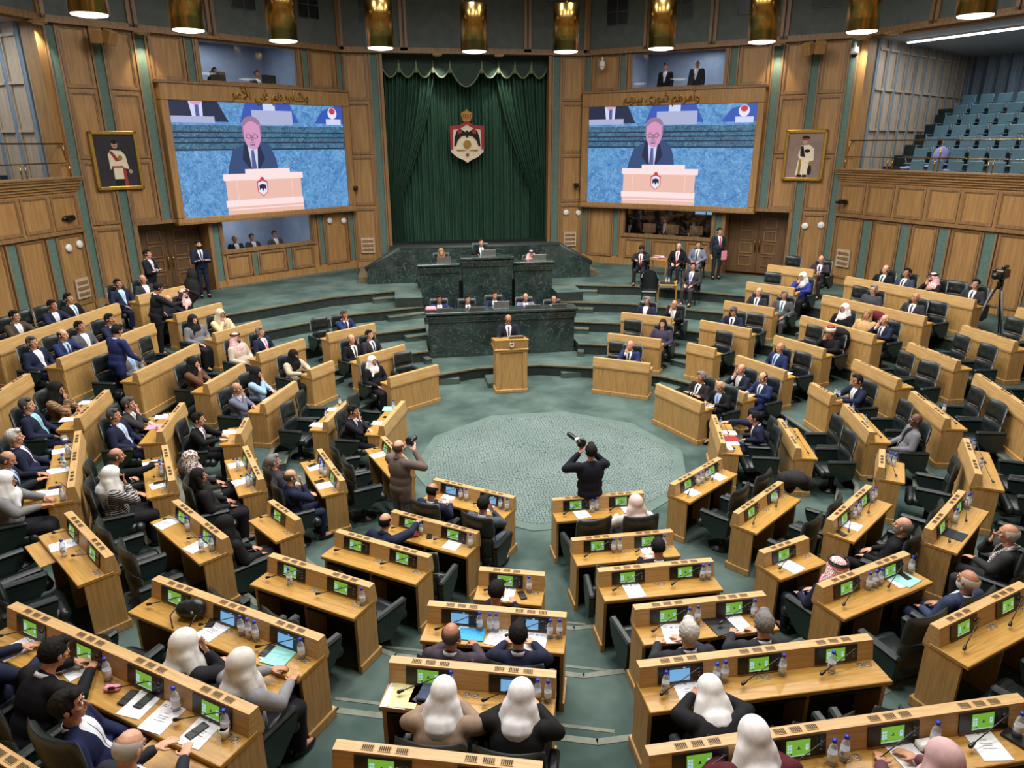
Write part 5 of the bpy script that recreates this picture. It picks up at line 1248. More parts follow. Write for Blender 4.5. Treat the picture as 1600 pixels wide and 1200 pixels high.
# ---- people seated at desks: desk, head px, pose, hair, garment, colour, shirt, tie, extra, look
NV=(28,34,58);BK=(18,18,22);CH_=(44,46,52);GY=(86,88,94);BL=(34,45,86);BR=(70,58,48)
WS=(226,230,238);LB=(170,200,230)
PEOPLE=[
(27,55,495,'desk','black','suit',BR,WS,None,'glass','person in brown suit and glasses'),
(27,89,477,'desk','black','suit',NV,WS,None,'','dark-haired person in navy suit'),
(27,112,468,'lap','black','suit',BK,WS,(70,150,200),'','person in black suit and sky blue tie'),
(27,4,522,'desk','black','suit',CH_,WS,None,'','person in charcoal suit at frame edge'),
(31,196,447,'lap','black','suit',NV,LB,None,'','person in navy jacket, open pale blue shirt'),
(31,236,442,'lap','bald:grey','suit',CH_,WS,None,'','balding person behind the standing man'),
(30,263,468,'desk','bald:black','robe',(26,28,40),WS,None,'beard','bearded bald person in dark tunic'),
(30,299,463,'head','K:red','robe',BK,WS,None,'beard','bearded person in red headcloth, hands on head'),
(26,66,537,'lap','salt','suit',NV,WS,None,'','older person in navy suit leaning back'),
(26,115,524,'desk','bald:black','suit',BL,LB,(60,60,90),'','balding person in blue suit and tie'),
(26,137,517,'lap','black','suit',GY,WS,None,'','young person in grey jacket'),
(26,196,505,'desk','black','suit',NV,WS,(120,60,60),'mous','person with moustache in navy suit'),
(28,214,548,'lap','black','suit',(110,110,112),(150,180,226),None,'','person in light blue shirt behind standing man'),
(29,310,508,'lap','H:26,26,30','coat',(112,112,116),WS,None,'','person in black headscarf and grey jacket'),
(29,355,494,'chin','H:206,190,164','coat',(206,186,150),WS,None,'','person in beige headscarf, hand on chin'),
(33,370,538,'lap','K:red','robe',(190,178,160),WS,None,'beard','bearded person in red headcloth, beige robe'),
(33,411,524,'lap','grey','suit',NV,WS,(214,110,130),'','grey-haired person with pink tie'),
(34,550,495,'chin','salt','suit',BL,WS,(80,60,90),'','person in blue suit, hand on face'),
(35,557,533,'lap','bald:grey','suit',BK,WS,(60,60,60),'','bald person in black suit and tie'),
(35,582,525,'lap','black','suit',CH_,WS,(20,20,24),'','dark-haired person in charcoal suit, black tie'),
(36,460,562,'desk','N','coat',(190,178,156),WS,None,'','person in black face veil and cream cardigan'),
(37,596,572,'lap','H:236,232,230','robe',BK,WS,None,'','smiling person in white headscarf, black dress'),
(32,314,568,'chin','H:22,22,26','coat',(96,68,50),WS,None,'','person in black headscarf and brown coat'),
(38,367,607,'chin','bald:grey','suit',(104,108,128),(206,206,226),None,'','bald person in light grey suit, hand raised'),
(38,397,583,'chin','H:20,20,24','coat',(150,182,216),WS,None,'','person in black headscarf and light blue blouse'),
(24,43,634,'lap','salt','suit',NV,(150,206,220),None,'','older person in navy jacket, cyan shirt'),
(24,103,607,'chin','H:24,24,26','coat',(150,112,70),WS,None,'stripe','person in black headscarf, brown plaid jacket'),
(18,24,684,'lap','white','suit',NV,(220,214,226),(90,70,90),'mous','white-haired person in navy suit'),
(18,13,724,'read','bald:salt','suit',(30,34,46),LB,(50,60,120),'','balding person holding a sheet'),
(18,5,757,'desk','H:226,226,226','coat',(122,122,124),WS,None,'','person in white headscarf and grey jacket'),
(22,179,650,'lap','salt','suit',NV,(190,200,230),None,'','person in navy jacket, pale shirt, hands clasped'),
(22,197,632,'chin','salt','suit',(48,48,52),WS,None,'','person in dark jacket, hand on cheek'),
(17,175,722,'reach','bald:salt','suit',BK,BK,None,'','balding person in black suit reaching to the desk'),
(17,170,745,'chin','H:228,228,226','coat',(40,38,42),WS,None,'plaid','person in white headscarf and checked coat'),
(23,309,655,'desk','black','suit',BK,WS,(140,40,60),'','young person in black suit and red tie'),
(20,550,642,'chin','black','suit',(24,26,36),WS,(130,30,50),'','person in dark suit, red tie, hand on face'),
(16,302,727,'lap','H:212,200,196','robe',(40,36,36),WS,None,'spots','person in spotted headscarf'),
(16,314,752,'lap','long:black','coat',(26,24,26),WS,None,'','person with long black hair in black coat'),
(15,422,730,'lap','grey','suit',(56,58,64),(110,34,52),None,'','grey-haired person in jacket over red sweater'),
(15,441,756,'chin','bald:salt','suit',NV,NV,None,'','balding person in navy suit, hand at mouth'),
(12,372,838,'lap','H:20,20,22','robe',(20,20,22),WS,None,'','person wrapped in a black cloak'),
(1,664,777,'read','bald:black','suit',NV,WS,None,'','balding person in navy suit looking at phone'),
(1,746,797,'chin','black','suit',(78,84,98),WS,None,'','dark-haired person in grey suit, hand at ear'),
(2,601,815,'reach','bald:black','suit',NV,NV,None,'','balding person in navy suit stretching an arm'),
(4,770,941,'read','black','suit',BK,WS,None,'','person whose dark hair shows behind the bench'),
(6,698,1010,'desk','bald:salt','suit',(70,60,70),WS,None,'','grey-haired balding person seen from behind'),
(6,811,992,'desk','black','suit',(32,38,62),WS,None,'','dark-haired person in navy suit from behind'),
(7,287,1030,'chin','H:222,220,218','coat',(30,30,34),WS,None,'','person in off-white headscarf, hand at mouth'),
(7,353,1055,'desk','H:214,210,206','coat',(132,132,136),WS,None,'','person in white headscarf and grey sweater'),
(8,725,1098,'lean','H:230,230,232','coat',(146,124,106),WS,None,'','person in white headscarf and brown coat'),
(8,798,1085,'lean','H:232,232,236','coat',(22,22,24),WS,None,'','person in white headscarf and black coat'),
(9,2,1012,'desk','black','suit',NV,WS,None,'','person at frame edge, hands on desk'),
(9,75,1017,'lean','black','suit',BK,WS,None,'','dark-haired person in black suit from behind'),
(9,188,1185,'read','bald:white','suit',(40,42,52),WS,None,'','bald person looking down, cut by bottom edge'),
(9,130,1097,'lap','black','suit',(25,31,66),WS,None,'','curly-haired person in bright navy suit turning right'),
(76,1160,1132,'lean','H:236,234,236','coat',(84,28,40),WS,None,'','person in large white headscarf, maroon coat'),
(75,1125,1120,'bow','H:232,232,232','coat',(24,24,28),WS,None,'','person in white headscarf, mostly hidden'),
(74,1091,1012,'desk','white','suit',CH_,WS,None,'','white-haired person seen from behind'),
(74,1206,992,'desk','grey','suit',CH_,WS,None,'','grey curly-haired person seen from behind'),
(72,1035,868,'read','black','suit',BK,WS,None,'','person whose black hair shows above bench'),
(71,1004,801,'desk','H:220,196,190','coat',(206,202,196),WS,None,'','person in pink headscarf, cream jacket'),
(76,1475,1188,'desk','H:206,170,172','coat',(96,60,70),WS,None,'','person in pink headscarf at bottom edge'),
(79,1312,892,'lap','K:red','suit',NV,WS,None,'','person in pink-white headcloth, navy suit'),
(64,1405,828,'lap','bald:grey','suit',BK,BK,None,'beard','grey-bearded bald person in black'),
(65,1588,838,'chin','bald:white','suit',(48,48,52),BK,None,'','bald person in grey suit and chequered scarf'),
(78,1512,908,'lap','bald:white','suit',(50,60,88),WS,None,'beard glass','bald bearded person in blue suit'),
(58,1430,662,'lap','none','suit',(112,114,120),(24,24,28),None,'','dark-skinned person in grey suit, hands on knees'),
(67,1188,653,'reach','black','suit',NV,WS,(120,30,40),'','person in navy suit holding a phone to ear'),
(69,1085,594,'cross','grey','suit',(34,30,34),WS,(50,50,60),'','older person in dark suit, hands clasped'),
(69,1118,606,'read','bald:white','suit',BK,LB,(110,130,180),'','bald person in black suit looking down'),
(70,1153,582,'chin','bald:grey','suit',(30,34,50),WS,None,'','bald person in dark suit, hand at mouth'),
(70,1187,592,'read','bald:black','suit',BL,WS,(60,60,80),'','balding person in bright blue suit'),
(48,1207,546,'lap','bald:grey','suit',BL,LB,(60,70,110),'','bald person in blue suit and waistcoat'),
(49,1297,520,'chin','F','robe',BK,WS,None,'glass','person in white and red turban, black robe'),
(50,1303,486,'lap','H:234,232,232','coat',BK,WS,None,'','person in white headscarf, black coat'),
(50,1342,496,'lap','long:blonde','coat',(190,156,110),WS,None,'','fair-haired person in tan jacket'),
(50,1375,500,'chin','none','suit',NV,WS,(60,60,70),'','bald person in navy suit, hand at chin'),
(51,1345,456,'lap','grey','coat',(60,62,68),WS,None,'glass','grey-haired person in glasses and coat'),
(51,1407,470,'lap','bald:white','suit',(46,48,56),WS,(60,60,70),'','bald person in dark suit and tie'),
(52,1367,424,'lap','bald:black','suit',BK,WS,(40,40,50),'','balding person in black suit'),
(52,1410,428,'lap','black','suit',(56,62,78),WS,(60,60,80),'','person in blue-grey suit and tie'),
(52,1450,436,'chin','K:red','robe',BK,WS,None,'beard','bearded person in red headcloth'),
(52,1504,448,'lap','black','suit',CH_,WS,(60,60,70),'','dark-haired person looking right'),
(46,1268,410,'read','bald:black','suit',(50,44,50),WS,(60,60,90),'','balding person in dark suit reading'),
(45,1238,441,'chin','H:230,232,236','coat',(40,54,128),WS,None,'','person in white headscarf, blue coat'),
(44,1180,466,'cross','bald:grey','suit',(36,38,46),WS,(60,50,50),'','balding person with folded arms'),
(44,1212,468,'lap','grey','suit',(76,76,80),WS,(60,110,110),'','person in grey suit looking left'),
(43,1135,491,'read','salt','suit',NV,WS,(30,36,60),'','person in navy suit reading'),
(42,1004,475,'lap','grey','suit',(34,38,60),WS,None,'','grey-haired person in navy jacket'),
(42,1048,480,'chin','none','suit',BK,WS,None,'','bald person in black, hand at chin'),
(41,1025,515,'lap','long:black','coat',(60,56,74),(200,190,90),None,'','person with dark hair, glasses, yellow scarf'),
(40,973,550,'chin','none','suit',BL,WS,(60,60,90),'','bald person in blue suit, hand on face'),
(57,1336,595,'desk','black','suit',NV,WS,None,'glass','person in navy suit and glasses'),
]
import itertools
BYD={}
for row in PEOPLE: BYD.setdefault(row[0],[]).append(row)
for k,rows in BYD.items():
    D_=DESKS[k]; n=D_['ns']; L=D_['L']; R_=[]
    for r in rows:
        f={'lean':(1.08,.33),'bow':(.94,.5),'reach':(1.14,.17),'desk':(1.16,.08),'read':(1.15,.1),'lap':(1.15,-.06)}.get(r[3],(1.16,.02))
        q=D_['Xi']@onz(r[1],r[2],D_['z']+f[0]); R_.append((q.x,q.y-f[1],r))
    R_.sort(key=lambda t:t[0]); m=min(n,len(R_))
    best=min(itertools.combinations(range(n),m),key=lambda c:sum(abs(D_['seats'][i]-R_[j][0]) for j,i in enumerate(c)))
    xs=[max(D_['seats'][i]-.30,min(D_['seats'][i]+.30,R_[j][0])) for j,i in enumerate(best)]
    for _ in range(4):
        for j in range(m-1):
            g=.56-(xs[j+1]-xs[j])
            if g>0: xs[j]-=g/2; xs[j+1]+=g/2
    for j,i in enumerate(best):
        qx,qy,(k_,px,py,pn,hair,top,col,shirt,tie,extra,look)=R_[j]; x=xs[j]
        dd=max(-.87 if pn!='bow' else -.95,min(-.52 if pn=='lean' else -.68,qy))
        W=D_['X']@Vector((x,dd,0)); lb='%s, at %s'%(look,D_['short'])
        turn={130:-.7}.get(px,random.uniform(-.15,.15))
        P_=person(W,D_['rz']+turn,pn,hair,top,col,shirt,tie,None,lb,(96,66,54) if px==1430 else None,extra,None,1.0)
        if px==1588:
            b=MB(); T_=frames(pn)[3]
            b.tube([T_@Vector(q) for q in ((.06,.13,.12),(.085,.135,.28),(.09,.09,.44),(.085,0,.52),(0,-.085,.54),(-.085,0,.52),(-.09,.09,.44),(-.07,.15,.28),(-.05,.16,.08))],.03,8,cloth((40,40,40),'check')); part('scarf',b.mesh('scarf'),P_)
        D_['occ'][i]=(x,dd,look)
# armchairs at every place
EMPT=0
for k,D_ in DESKS.items():
    n=D_['ns']
    for i in range(n):
        oc=D_['occ'][i]
        pos='' if n==1 else (['left','right'] if n==2 else ['left','middle','right'] if n==3 else ['first','second','third','fourth','fifth'][:n])[i]+' '
        x,dd=(oc[0],oc[1]) if oc else (D_['seats'][i],-.79)
        W=D_['X']@Vector((x,max(dd,-.81),0)); rz=D_['rz']+(0 if oc else random.uniform(-.13,.13))
        if W.to_2d().length>13.2: continue
        lb='%s black leather armchair, %splace of %s'%('occupied' if oc else 'empty',pos,D_['short'])
        put_chair(tuple(W),rz,lb,'black leather armchairs behind the desks')
# ---- officers on the marble benches
def at(px,py,z): return onz(px,py,z)
for px,py,y,zf,pn,hair,col,tie,lb,kw in (
 (686,466,7.5,None,'desk','black',BL,(226,170,170),'person in blue suit and pink tie, leftmost at the long marble bench',{}),
 (730,466,7.5,None,'desk','black',BK,(30,30,34),'person in black suit and dark tie, second at the long marble bench',{}),
 (772,460,7.5,None,'desk','black',NV,(150,170,214),'person in navy suit, middle of the long marble bench',{}),
 (820,463,7.5,None,'desk','bald:grey',(112,116,138),(190,180,180),'balding person in light grey suit, fourth at the long marble bench',{}),
 (864,467,7.5,None,'desk','bald:black',BK,(190,60,70),'balding person in black with red tie, rightmost at long marble bench',{})):
    P=ony(px,py,y+.05); f=P.z-1.16
    person((P.x,y,f),PI,pn,hair,'suit',col,WS,tie,None,lb)
    c=put_chair((P.x,y,f),PI,'dark chair behind the long marble bench, under the '+lb.split(',')[1 if 'long' in lb.split(',')[1] else 0].replace('person','').strip()[:40],None)
    c['label']='high-backed armchair of the %s official at the long marble bench'%{686:'leftmost',730:'second',772:'middle',820:'fourth',864:'rightmost'}[px]
    if 'group' in c: del c['group']
for px,py,y,pn,hair,top,col,tie,lb,st in (
 (689,393,10.8,'desk','long:blonde','coat',BK,None,'fair-haired person in black at the left of the high marble bench',0),
 (751,378,10.8,'desk','black','suit',BK,(120,130,190),'person in black suit and blue tie presiding at the high marble bench',0),
 (829,397,10.8,'chin','K:red','robe',(190,120,130),None,'person in red-white headcloth at the right of the high marble bench',0)):
    P=ony(px,py,y+.05); f=P.z-1.16
    person((P.x,y,f),PI,pn,hair,top,col,WS,tie,None,lb,None,'beard' if px==829 else '')
    c=put_chair((P.x,y,f),PI,'x',None); c['label']='tall green armchair behind the %s of the high marble bench'%{689:'left section',751:'centre section',829:'right section'}[px]
    if 'group' in c: del c['group']
    for ch in CH.get(c,[]):
        if ch.name.split('.')[0] in('headrest','back_cushion'): matset(ch,M('leather_green'))
P=onz(786,492,1.56); person((-.10,4.93,.12),PI,'slect','bald:salt','suit',(30,34,48),WS,(80,84,100),None,'person in dark suit speaking at the oak lectern',None,'glass')
# photographers and standing people
PH1=onz(622,700,1.62); PH1.z=0
person(tuple(PH1),-.75,'scam','bald:salt','suit',(104,92,86),(90,90,96),None,(96,96,98),'standing photographer in brown-grey suit left of the round carpet',None,'')
PH2=onz(924,707,1.62); PH2.z=0
person(tuple(PH2),.1,'scam','black','coat',(22,24,36),WS,None,(22,24,36),'photographer in black aiming a long lens, standing on round carpet edge',None,'')
def camera_obj(P,rz,lens,label):
    o=empty('photo_camera',P,rz); b=MB(); b.box((0,0,0),(.14,.07,.1),M('black_plastic'),bev=.015); b.box((0,0,.06),(.06,.06,.04),M('black_plastic'),bev=.01); part('camera_body',b.mesh('camera_body'),o)
    b=MB(); b.cap((0,.03,0),(0,.03+lens,0),.035,.04,14,M('black_plastic'));
    if lens>.15: b.lathe([(.042,0),(.042,.05)],14,M('white_gloss'),Matrix.Translation((0,.08,0))@Matrix.Rotation(-PI/2,4,'X'))
    part('lens',b.mesh('lens'),o); o.rotation_euler=(.15,0,rz); tag(o,label,'camera')
camera_obj((PH1.x+.26*math.sin(.75),PH1.y+.26*math.cos(.75),1.63),-.75,.1,'black camera held to the face of the photographer in brown-grey suit')
camera_obj((PH2.x-.08,PH2.y+.26,1.66),.45,.28,'black camera with long lens held up by photographer in black')
P=onz(173,520,3*H+1.6); person((P.x,P.y,3*H),-.6,'slean','black','suit',(36,46,96),WS,None,(24,26,40),'person in bright navy suit standing with back to us, upper left column')
P=onz(236,455,4*H+1.55); person((P.x,P.y,4*H),-1.0,'spoint','black','suit',(28,28,34),WS,None,(24,24,28),'standing person in black suit bending and pointing, upper left')
P=onz(313,381,5*H+1.64); person((P.x-.05,P.y-.05,5*H),PI+.5,'scross','black','suit',NV,WS,(50,60,90),None,'standing person in navy suit, arms crossed, against left door jamb',None,'beard')
P=onz(229,396,5*H+1.64); person((P.x,P.y,5*H),-PI/2-.2+PI/2*0,'scross','black','suit',(26,28,38),WS,None,None,'standing person in dark suit, arms folded, in front of left doors')
P=onz(1124,361,5*H+1.64); person((P.x,P.y,5*H),PI+.1,'sdown','black','suit',(38,44,50),WS,(160,30,50),None,'standing person in dark suit and red tie beside right doors')
b=MB(); b.box((0,0,0),(.22,.02,.3),M('paper_pink')); tag(obj('folder',b.mesh('folder'),None,(P.x+.12,P.y-.27,5*H+.86),.3),'pink folder held by the person standing beside the right doors','folder')
# visitors on side chairs
def side_chair(P,rz,label,tub=False):
    o=empty('side_chair',P,rz); 
    b=MB(); b.box((0,.02,.43),(.5,.48,.08),LE,bev=.03); part('seat',b.mesh('seat'),o)
    b=MB(); n=14; prof=[]
    for i in range(n+1):
        a=PI*i/n; prof.append((-.27*math.cos(a),-.05-.23*math.sin(a),.26+.22*math.sin(a)))
    for (x0,y0,h0),(x1,y1,h1) in zip(prof,prof[1:]):
        for (u,v) in ((0,1),):
            q=[(x0,y0,.45),(x1,y1,.45),(x1,y1,.45+h1+.12),(x0,y0,.45+h0+.12)]; b.face(q,LE); b.face([(x*.86,y*.86+.0,z) for x,y,z in q][::-1],LE); b.face([q[3],q[2],(q[2][0]*.86,q[2][1]*.86,q[2][2]),(q[3][0]*.86,q[3][1]*.86,q[3][2])],LE)
    part('backrest',b.mesh('backrest'),o)
    for sx in(-1,1):
        for sy in(-1,1): b=MB(); b.cap((sx*.2,sy*.19,.4),(sx*.23,sy*.22,.015),.02,.014,8,M('black_plastic')); part('leg',b.mesh('leg'),o)
        b=MB(); b.cap((sx*.27,-.05,.68),(sx*.26,.2,.64),.03,.03,8,LE); b.cap((sx*.26,.2,.64),(sx*.24,.2,.44),.022,.02,8,LE); part('armrest',b.mesh('armrest'),o)
    tag(o,label,'chair')
for px,py,lev,pn,hair,col,tie,trou,lb,ex in (
 (1003,389,5,'read','black',(34,36,44),(110,50,70),None,'seated person bending forward in dark suit, left of papers table',''),
 (1060,386,5,'lap','bald:salt',BK,(170,60,90),(40,40,46),'seated person in black suit and pink tie, right of papers table',''),
 (1091,383,5,'lap','black',(112,118,136),(24,24,30),(104,110,126),'seated person in light grey suit and black tie near right doors',''),
 (1082,417,4,'lap','black',(52,48,50),(120,130,220),(60,56,60),'seated person in dark grey suit and blue tie in front',''),):
    P=onz(px,py,lev*H+1.16); n=-Vector((P.x,P.y-1)).normalized(); rz=math.atan2(n.y,n.x)-PI/2
    if lev==5:
        # keep clear of the wall
        dist=14.5-(P.x*.622+P.y*.783)
        if dist<.7: P.x-=.622*(.7-dist); P.y-=.783*(.7-dist)
    person((P.x,P.y,lev*H),rz,pn,hair,'suit',col,WS,tie,trou,lb,None,ex)
    side_chair((P.x-n.x*.02,P.y-n.y*.02,lev*H),rz,'black side chair under the '+lb.replace('seated person ','person ')[:70])
P=onz(1015,472,4*H+.1); side_chair((P.x,P.y+.1,4*H),PI-.35,'empty black tub chair left of the small dark-topped table')
# lower tables
def side_table(P,rz,label,w,d,h,dark,shelf):
    o=empty('side_table',P,rz); b=MB(); b.box((0,0,h-.02),(w,d,.05),WT,bev=.01); part('table_top',b.mesh('table_top'),o)
    if dark: b=MB(); b.box((0,0,h+.008),(w-.16,d-.16,.006),M('black_plastic')); part('glass_inlay',b.mesh('glass_inlay'),o)
    for sx in(-1,1):
        for sy in(-1,1): b=MB(); b.box((sx*(w/2-.03),sy*(d/2-.03),(h-.04)/2),(.045,.045,h-.04),WT); part('leg',b.mesh('leg'),o)
    tag(o,label,'table'); return o
P=onz(1045,470,4*H); SIDET=(P.x,P.y+.25,4*H); side_table(SIDET,-.3,'small oak side table with dark inlaid top on the platform step',.62,.62,.52,True,False)
P=onz(1029,430,5*H); dist=14.5-(P.x*.622+P.y*.783); 
if dist<.45: P.x-=.622*(.45-dist); P.y-=.783*(.45-dist)
T2=(P.x,P.y,5*H); side_table(T2,-.67,'oak side table piled with papers against the right front wall',.7,.5,.6,False,False)
# people in the booths
def booth(X,s,y,zf,rz,pn,hair,col,lb,ex=''):
    W=X@Vector((s,y,zf)); n=X.to_3x3()@Vector((0,1,0)); person(tuple(W),math.atan2(n.y,n.x)-PI/2+rz,pn,hair,'suit',col,WS,None,None,lb,None,ex)
def sfor(px,py,X,dep):
    n=X.to_3x3()@Vector((0,1,0)); P=onplane(px,py,X@Vector((0,dep,0)),n); q=X.inverted()@P; return q.x,q.z
for px,py,X,dep,st,hair,col,lb in ((368,374,XL,-.75,0,'bald:grey',BK,'leftmost of three people behind the lower left window'),(395,371,XL,-.75,0,'black',(64,56,50),'middle one of three people behind the lower left window'),(430,366,XL,-.75,0,'black',(70,66,74),'rightmost of three people behind the lower left window'),
  (337,112,XL,-1.2,0,'black',BK,'left silhouette behind the upper left window'),(403,116,XL,-.9,0,'black',BK,'right silhouette behind the upper left window'),
  (1041,104,XR,-.9,1,'black',BK,'left standing person behind the upper right window'),(1090,99,XR,-.9,1,'none',(40,40,50),'right standing person behind the upper right window'),
  (985,345,XR,-1.2,0,'black',BK,'left person in the dark lower right booth'),(1040,343,XR,-.9,0,'bald:white',CH_,'middle person in the dark lower right booth'),(1085,342,XR,-1.1,0,'black',BK,'right person in the dark lower right booth')):
    s,z=sfor(px,py,X,dep); booth(X,s,dep,z-(1.64 if st else 1.16),0,'sdown' if st else 'lap',hair,col,lb)
for i,(X,s,z,lb) in enumerate(((XR,2.6,2.9,'left'),(XR,3.5,2.9,'middle'),(XR,4.4,2.9,'right'))):
    b=MB(); b.box((s,-.45,z),(.5,.03,.34),M('wall_frame'),mat=X,bev=.01); b.box((s,-.42,z-.2),(.3,.2,.03),M('steel'),mat=X); tag(obj('booth_monitor',b.mesh('monitor')),'back of the %s monitor behind the lower right window'%lb,'monitor')
for X,s,lb in ((XL,4.3,'left silhouette behind the upper left window'),(XL,2.55,'right silhouette behind the upper left window')):
    b=MB(); b.box((s,-.5,8.0),(.5,.05,.3),M('black_plastic'),mat=X,bev=.01); tag(obj('booth_monitor',b.mesh('monitor')),'black monitor beside the '+lb,'monitor')
for i,(s,) in enumerate(((4.0,),(4.45,))):
    b=MB(); b.box((s,-2.33,3.45),(.4,.04,.28),M('ui_blue'),mat=XR); tag(obj('wall_display',b.mesh('display')),'small blue lit display in the dark lower right booth, %s one'%('left' if i==0 else 'right'),'screen')
# tv camera on tripod
P=onz(1568,497,5*H); tx,ty=12.55,4.0
P=onz(1567,425,5*H+1.55); tx,ty=P.x,P.y
o=empty('television_camera',(tx,ty,5*H),PI/2+.5)
for i in range(3):
    a=2*PI*i/3+.4; b=MB(); b.cap((.05*math.cos(a),.05*math.sin(a),1.2),(.42*math.cos(a),.42*math.sin(a),.02),.022,.018,8,M('black_plastic')); b.cap((.12*math.cos(a),.12*math.sin(a),1.1),(.28*math.cos(a+.1),.28*math.sin(a+.1),.45),.028,.028,8,M('steel')); part('tripod_leg',b.mesh('tripod_leg'),o)
b=MB(); b.lathe([(.0,1.15),(.07,1.15),(.07,1.3),(.05,1.36),(0,1.36)],12,M('black_plastic')); part('pan_head',b.mesh('pan_head'),o)
b=MB(); b.box((0,0,1.5),(.2,.42,.22),M('black_plastic'),bev=.03); b.box((0,-.1,1.66),(.08,.3,.07),M('black_plastic'),bev=.02); b.box((.14,.05,1.55),(.08,.2,.12),M('black_plastic'),bev=.02); part('camera_body',b.mesh('camera_body'),o)
b=MB(); b.cap((0,.2,1.5),(0,.42,1.5),.07,.085,14,M('black_plastic')); part('lens',b.mesh('lens'),o)
b=MB(); b.tube([(0,-.2,1.4),(.1,-.5,1.2)],.012,6,M('black_plastic')); part('pan_handle',b.mesh('pan_handle'),o)
tag(o,'black television camera on a tripod against the right wall','camera')
b=MB(); 
for c,r in (((0,0,.35),(.24,.2,.38)),((.05,.02,.75),(.16,.14,.2)),((-.12,.0,.2),(.22,.2,.22))): b.ell(c,r)
me=remesh(b,.03,'coat',M('black_cloth'),3); P=onz(298,455,5*H+.2); tag(obj('coat',me,None,(P.x+.15,P.y-.35,5*H)),'black coats heaped on a chair by the left door jamb','coat')
# gallery seats
def gseat():
    o=empty('gallery_seat'); TS=M('teal_seat')
    b=MB(); b.box((0,-.20,.66),(.46,.05,.46),TS,mat=Matrix.Translation((0,-.2,.6))@Matrix.Rotation(.14,4,'X')@Matrix.Translation((0,.2,-.6)),bev=.02); part('backrest',b.mesh('backrest'),o)
    b=MB(); b.box((0,.02,.42),(.46,.42,.05),TS,bev=.02); part('seat',b.mesh('seat'),o)
    for sx in(-1,1):
        b=MB(); b.box((sx*.26,.0,.62),(.04,.34,.025),M('teal_seat'),bev=.008); part('armrest',b.mesh('armrest'),o)
        b=MB(); b.tube([(sx*.26,.12,.6),(sx*.26,-.05,.3),(sx*.26,-.05,0)],.014,6,M('steel')); part('leg',b.mesh('leg'),o)
    return o
g0=gseat(); first=True; g0['category']='seat'
rown=['front','second','third','fourth','fifth','sixth','back']
for X,sg in ((GR,1),(GL,-1)):
    n=X.to_3x3()@Vector((0,1,0)); rz=math.atan2(n.y,n.x)-PI/2
    for r in range(7):
        v=1.1+.75*r; zf=5.43+.345*r-.885; s=1.35-.22*r+(.25 if r==0 else 0); i=0
        while s<(8.3 if sg>0 else 3.0) and i<13:
            W=X@Vector((s,-v,zf)); s+=.6; i+=1
            lb='teal folding gallery seat, number %d from the stage end, %s row of the %s gallery'%(i,rown[r],'right' if sg>0 else 'left')
            if first: g0.location=W; g0.rotation_euler=(0,0,rz); g0['label']=lb; g0['group']='teal gallery seats'; first=False
            else: copy_tree(g0,None,W,rz,lb,'teal gallery seats')
for s,v,z,d,lb in ((3.0,5.75,7.2,(1.3,.08,.55),'left'),):
    b=MB(); b.box((6.2,-6.6,7.45),(5.2,.1,1.0),M('maroon_velvet'),mat=GR,bev=.03); tag(obj('red_partition',b.mesh('partition')),'dark red upholstered partition behind the back row of the right gallery','partition')
b=MB()
for c,r in (((1.9,-1.95,5.55),(.28,.1,.3)),((2.0,-1.75,5.25),(.5,.22,.06)),((1.3,-1.6,5.2),(.5,.2,.05)),((2.6,-1.5,5.15),(.4,.2,.05))): b.ell(GR@Vector(c),r)
me=remesh(b,.03,'cloth',cloth((150,150,200)),3); tag(obj('draped_cloth',me),'pale lilac cloths draped over front seats of the right gallery','cloth')

# coats left on chairs
for k,i,c_,lb in ((49,0,(20,20,24),'black coat hanging over the chair beside the person in a turban'),(50,1,(96,24,40),'maroon coat on the chair beside the person in white headscarf, fifth row')):
    D_=DESKS[k]; b=MB()
    for c,r in (((0,0,.12),(.26,.12,.14)),((.1,-.05,-.1),(.16,.10,.2)),((-.12,-.04,-.05),(.14,.10,.2))): b.ell(c,r)
    me=remesh(b,.02,'coat',cloth(c_),4); W=D_['X']@Vector((D_['seats'][i]+(.0 if k==49 else -.32),-.99,.98)); tag(obj('coat',me,None,W,D_['rz']),lb,'coat')
# ================================================================ THINGS ON THE DESKS
b=MB(); b.lathe([(0,0),(.029,0),(.031,.02),(.031,.12),(.026,.15),(.013,.175),(.013,.19)],12,M('bottle_plastic')); BOT=b.mesh('bottle_body')
b=MB(); b.lathe([(.0315,.05),(.0322,.055),(.0322,.10),(.0315,.105)],12,M('paper_white')); b.box((0,-.0325,.078),(.02,.002,.025),M('ink')); LABEL=b.mesh('bottle_label')
b=MB(); b.lathe([(0,.19),(.016,.188),(.016,.212),(0,.214)],12,M('cap_blue')); CAP=b.mesh('cap')
def mk_bottle():
    o=empty('water_bottle'); part('bottle_body',BOT,o); part('bottle_label',LABEL,o); part('cap',CAP,o); o['category']='bottle'; o['group']='small water bottles with blue caps'; return o
b0=mk_bottle(); bf=[True]
def ordl(i,n,what):
    return what if n==1 else ('left '+what if i==0 else 'right '+what) if n==2 else ['first','second','third','fourth','fifth','sixth'][i]+' '+what+' from left'
def spots(tab,fn,h=.745):
    for k,pts in tab.items():
        D_=DESKS[k]; pts=sorted(pts)
        for i,pt in enumerate(pts):
            P=onz(pt[0],pt[1],D_['z']+h); q=D_['Xi']@P; q.y=max(-.36,min(-.155,q.y)); q.x=max(-D_['L']/2+.04,min(D_['L']/2-.04,q.x))
            W=D_['X']@Vector((q.x,q.y,0)); fn(Vector((W.x,W.y,D_['z']+h)),D_,i,len(pts),pt)
def bottle(P,D_,i,n,pt):
    lb='%s on %s'%(ordl(i,n,'small blue-capped water bottle'),D_['short'])
    if bf[0]: bf[0]=False; b0.location=P; b0['label']=lb
    else: copy_tree(b0,None,P,random.uniform(0,6),lb)
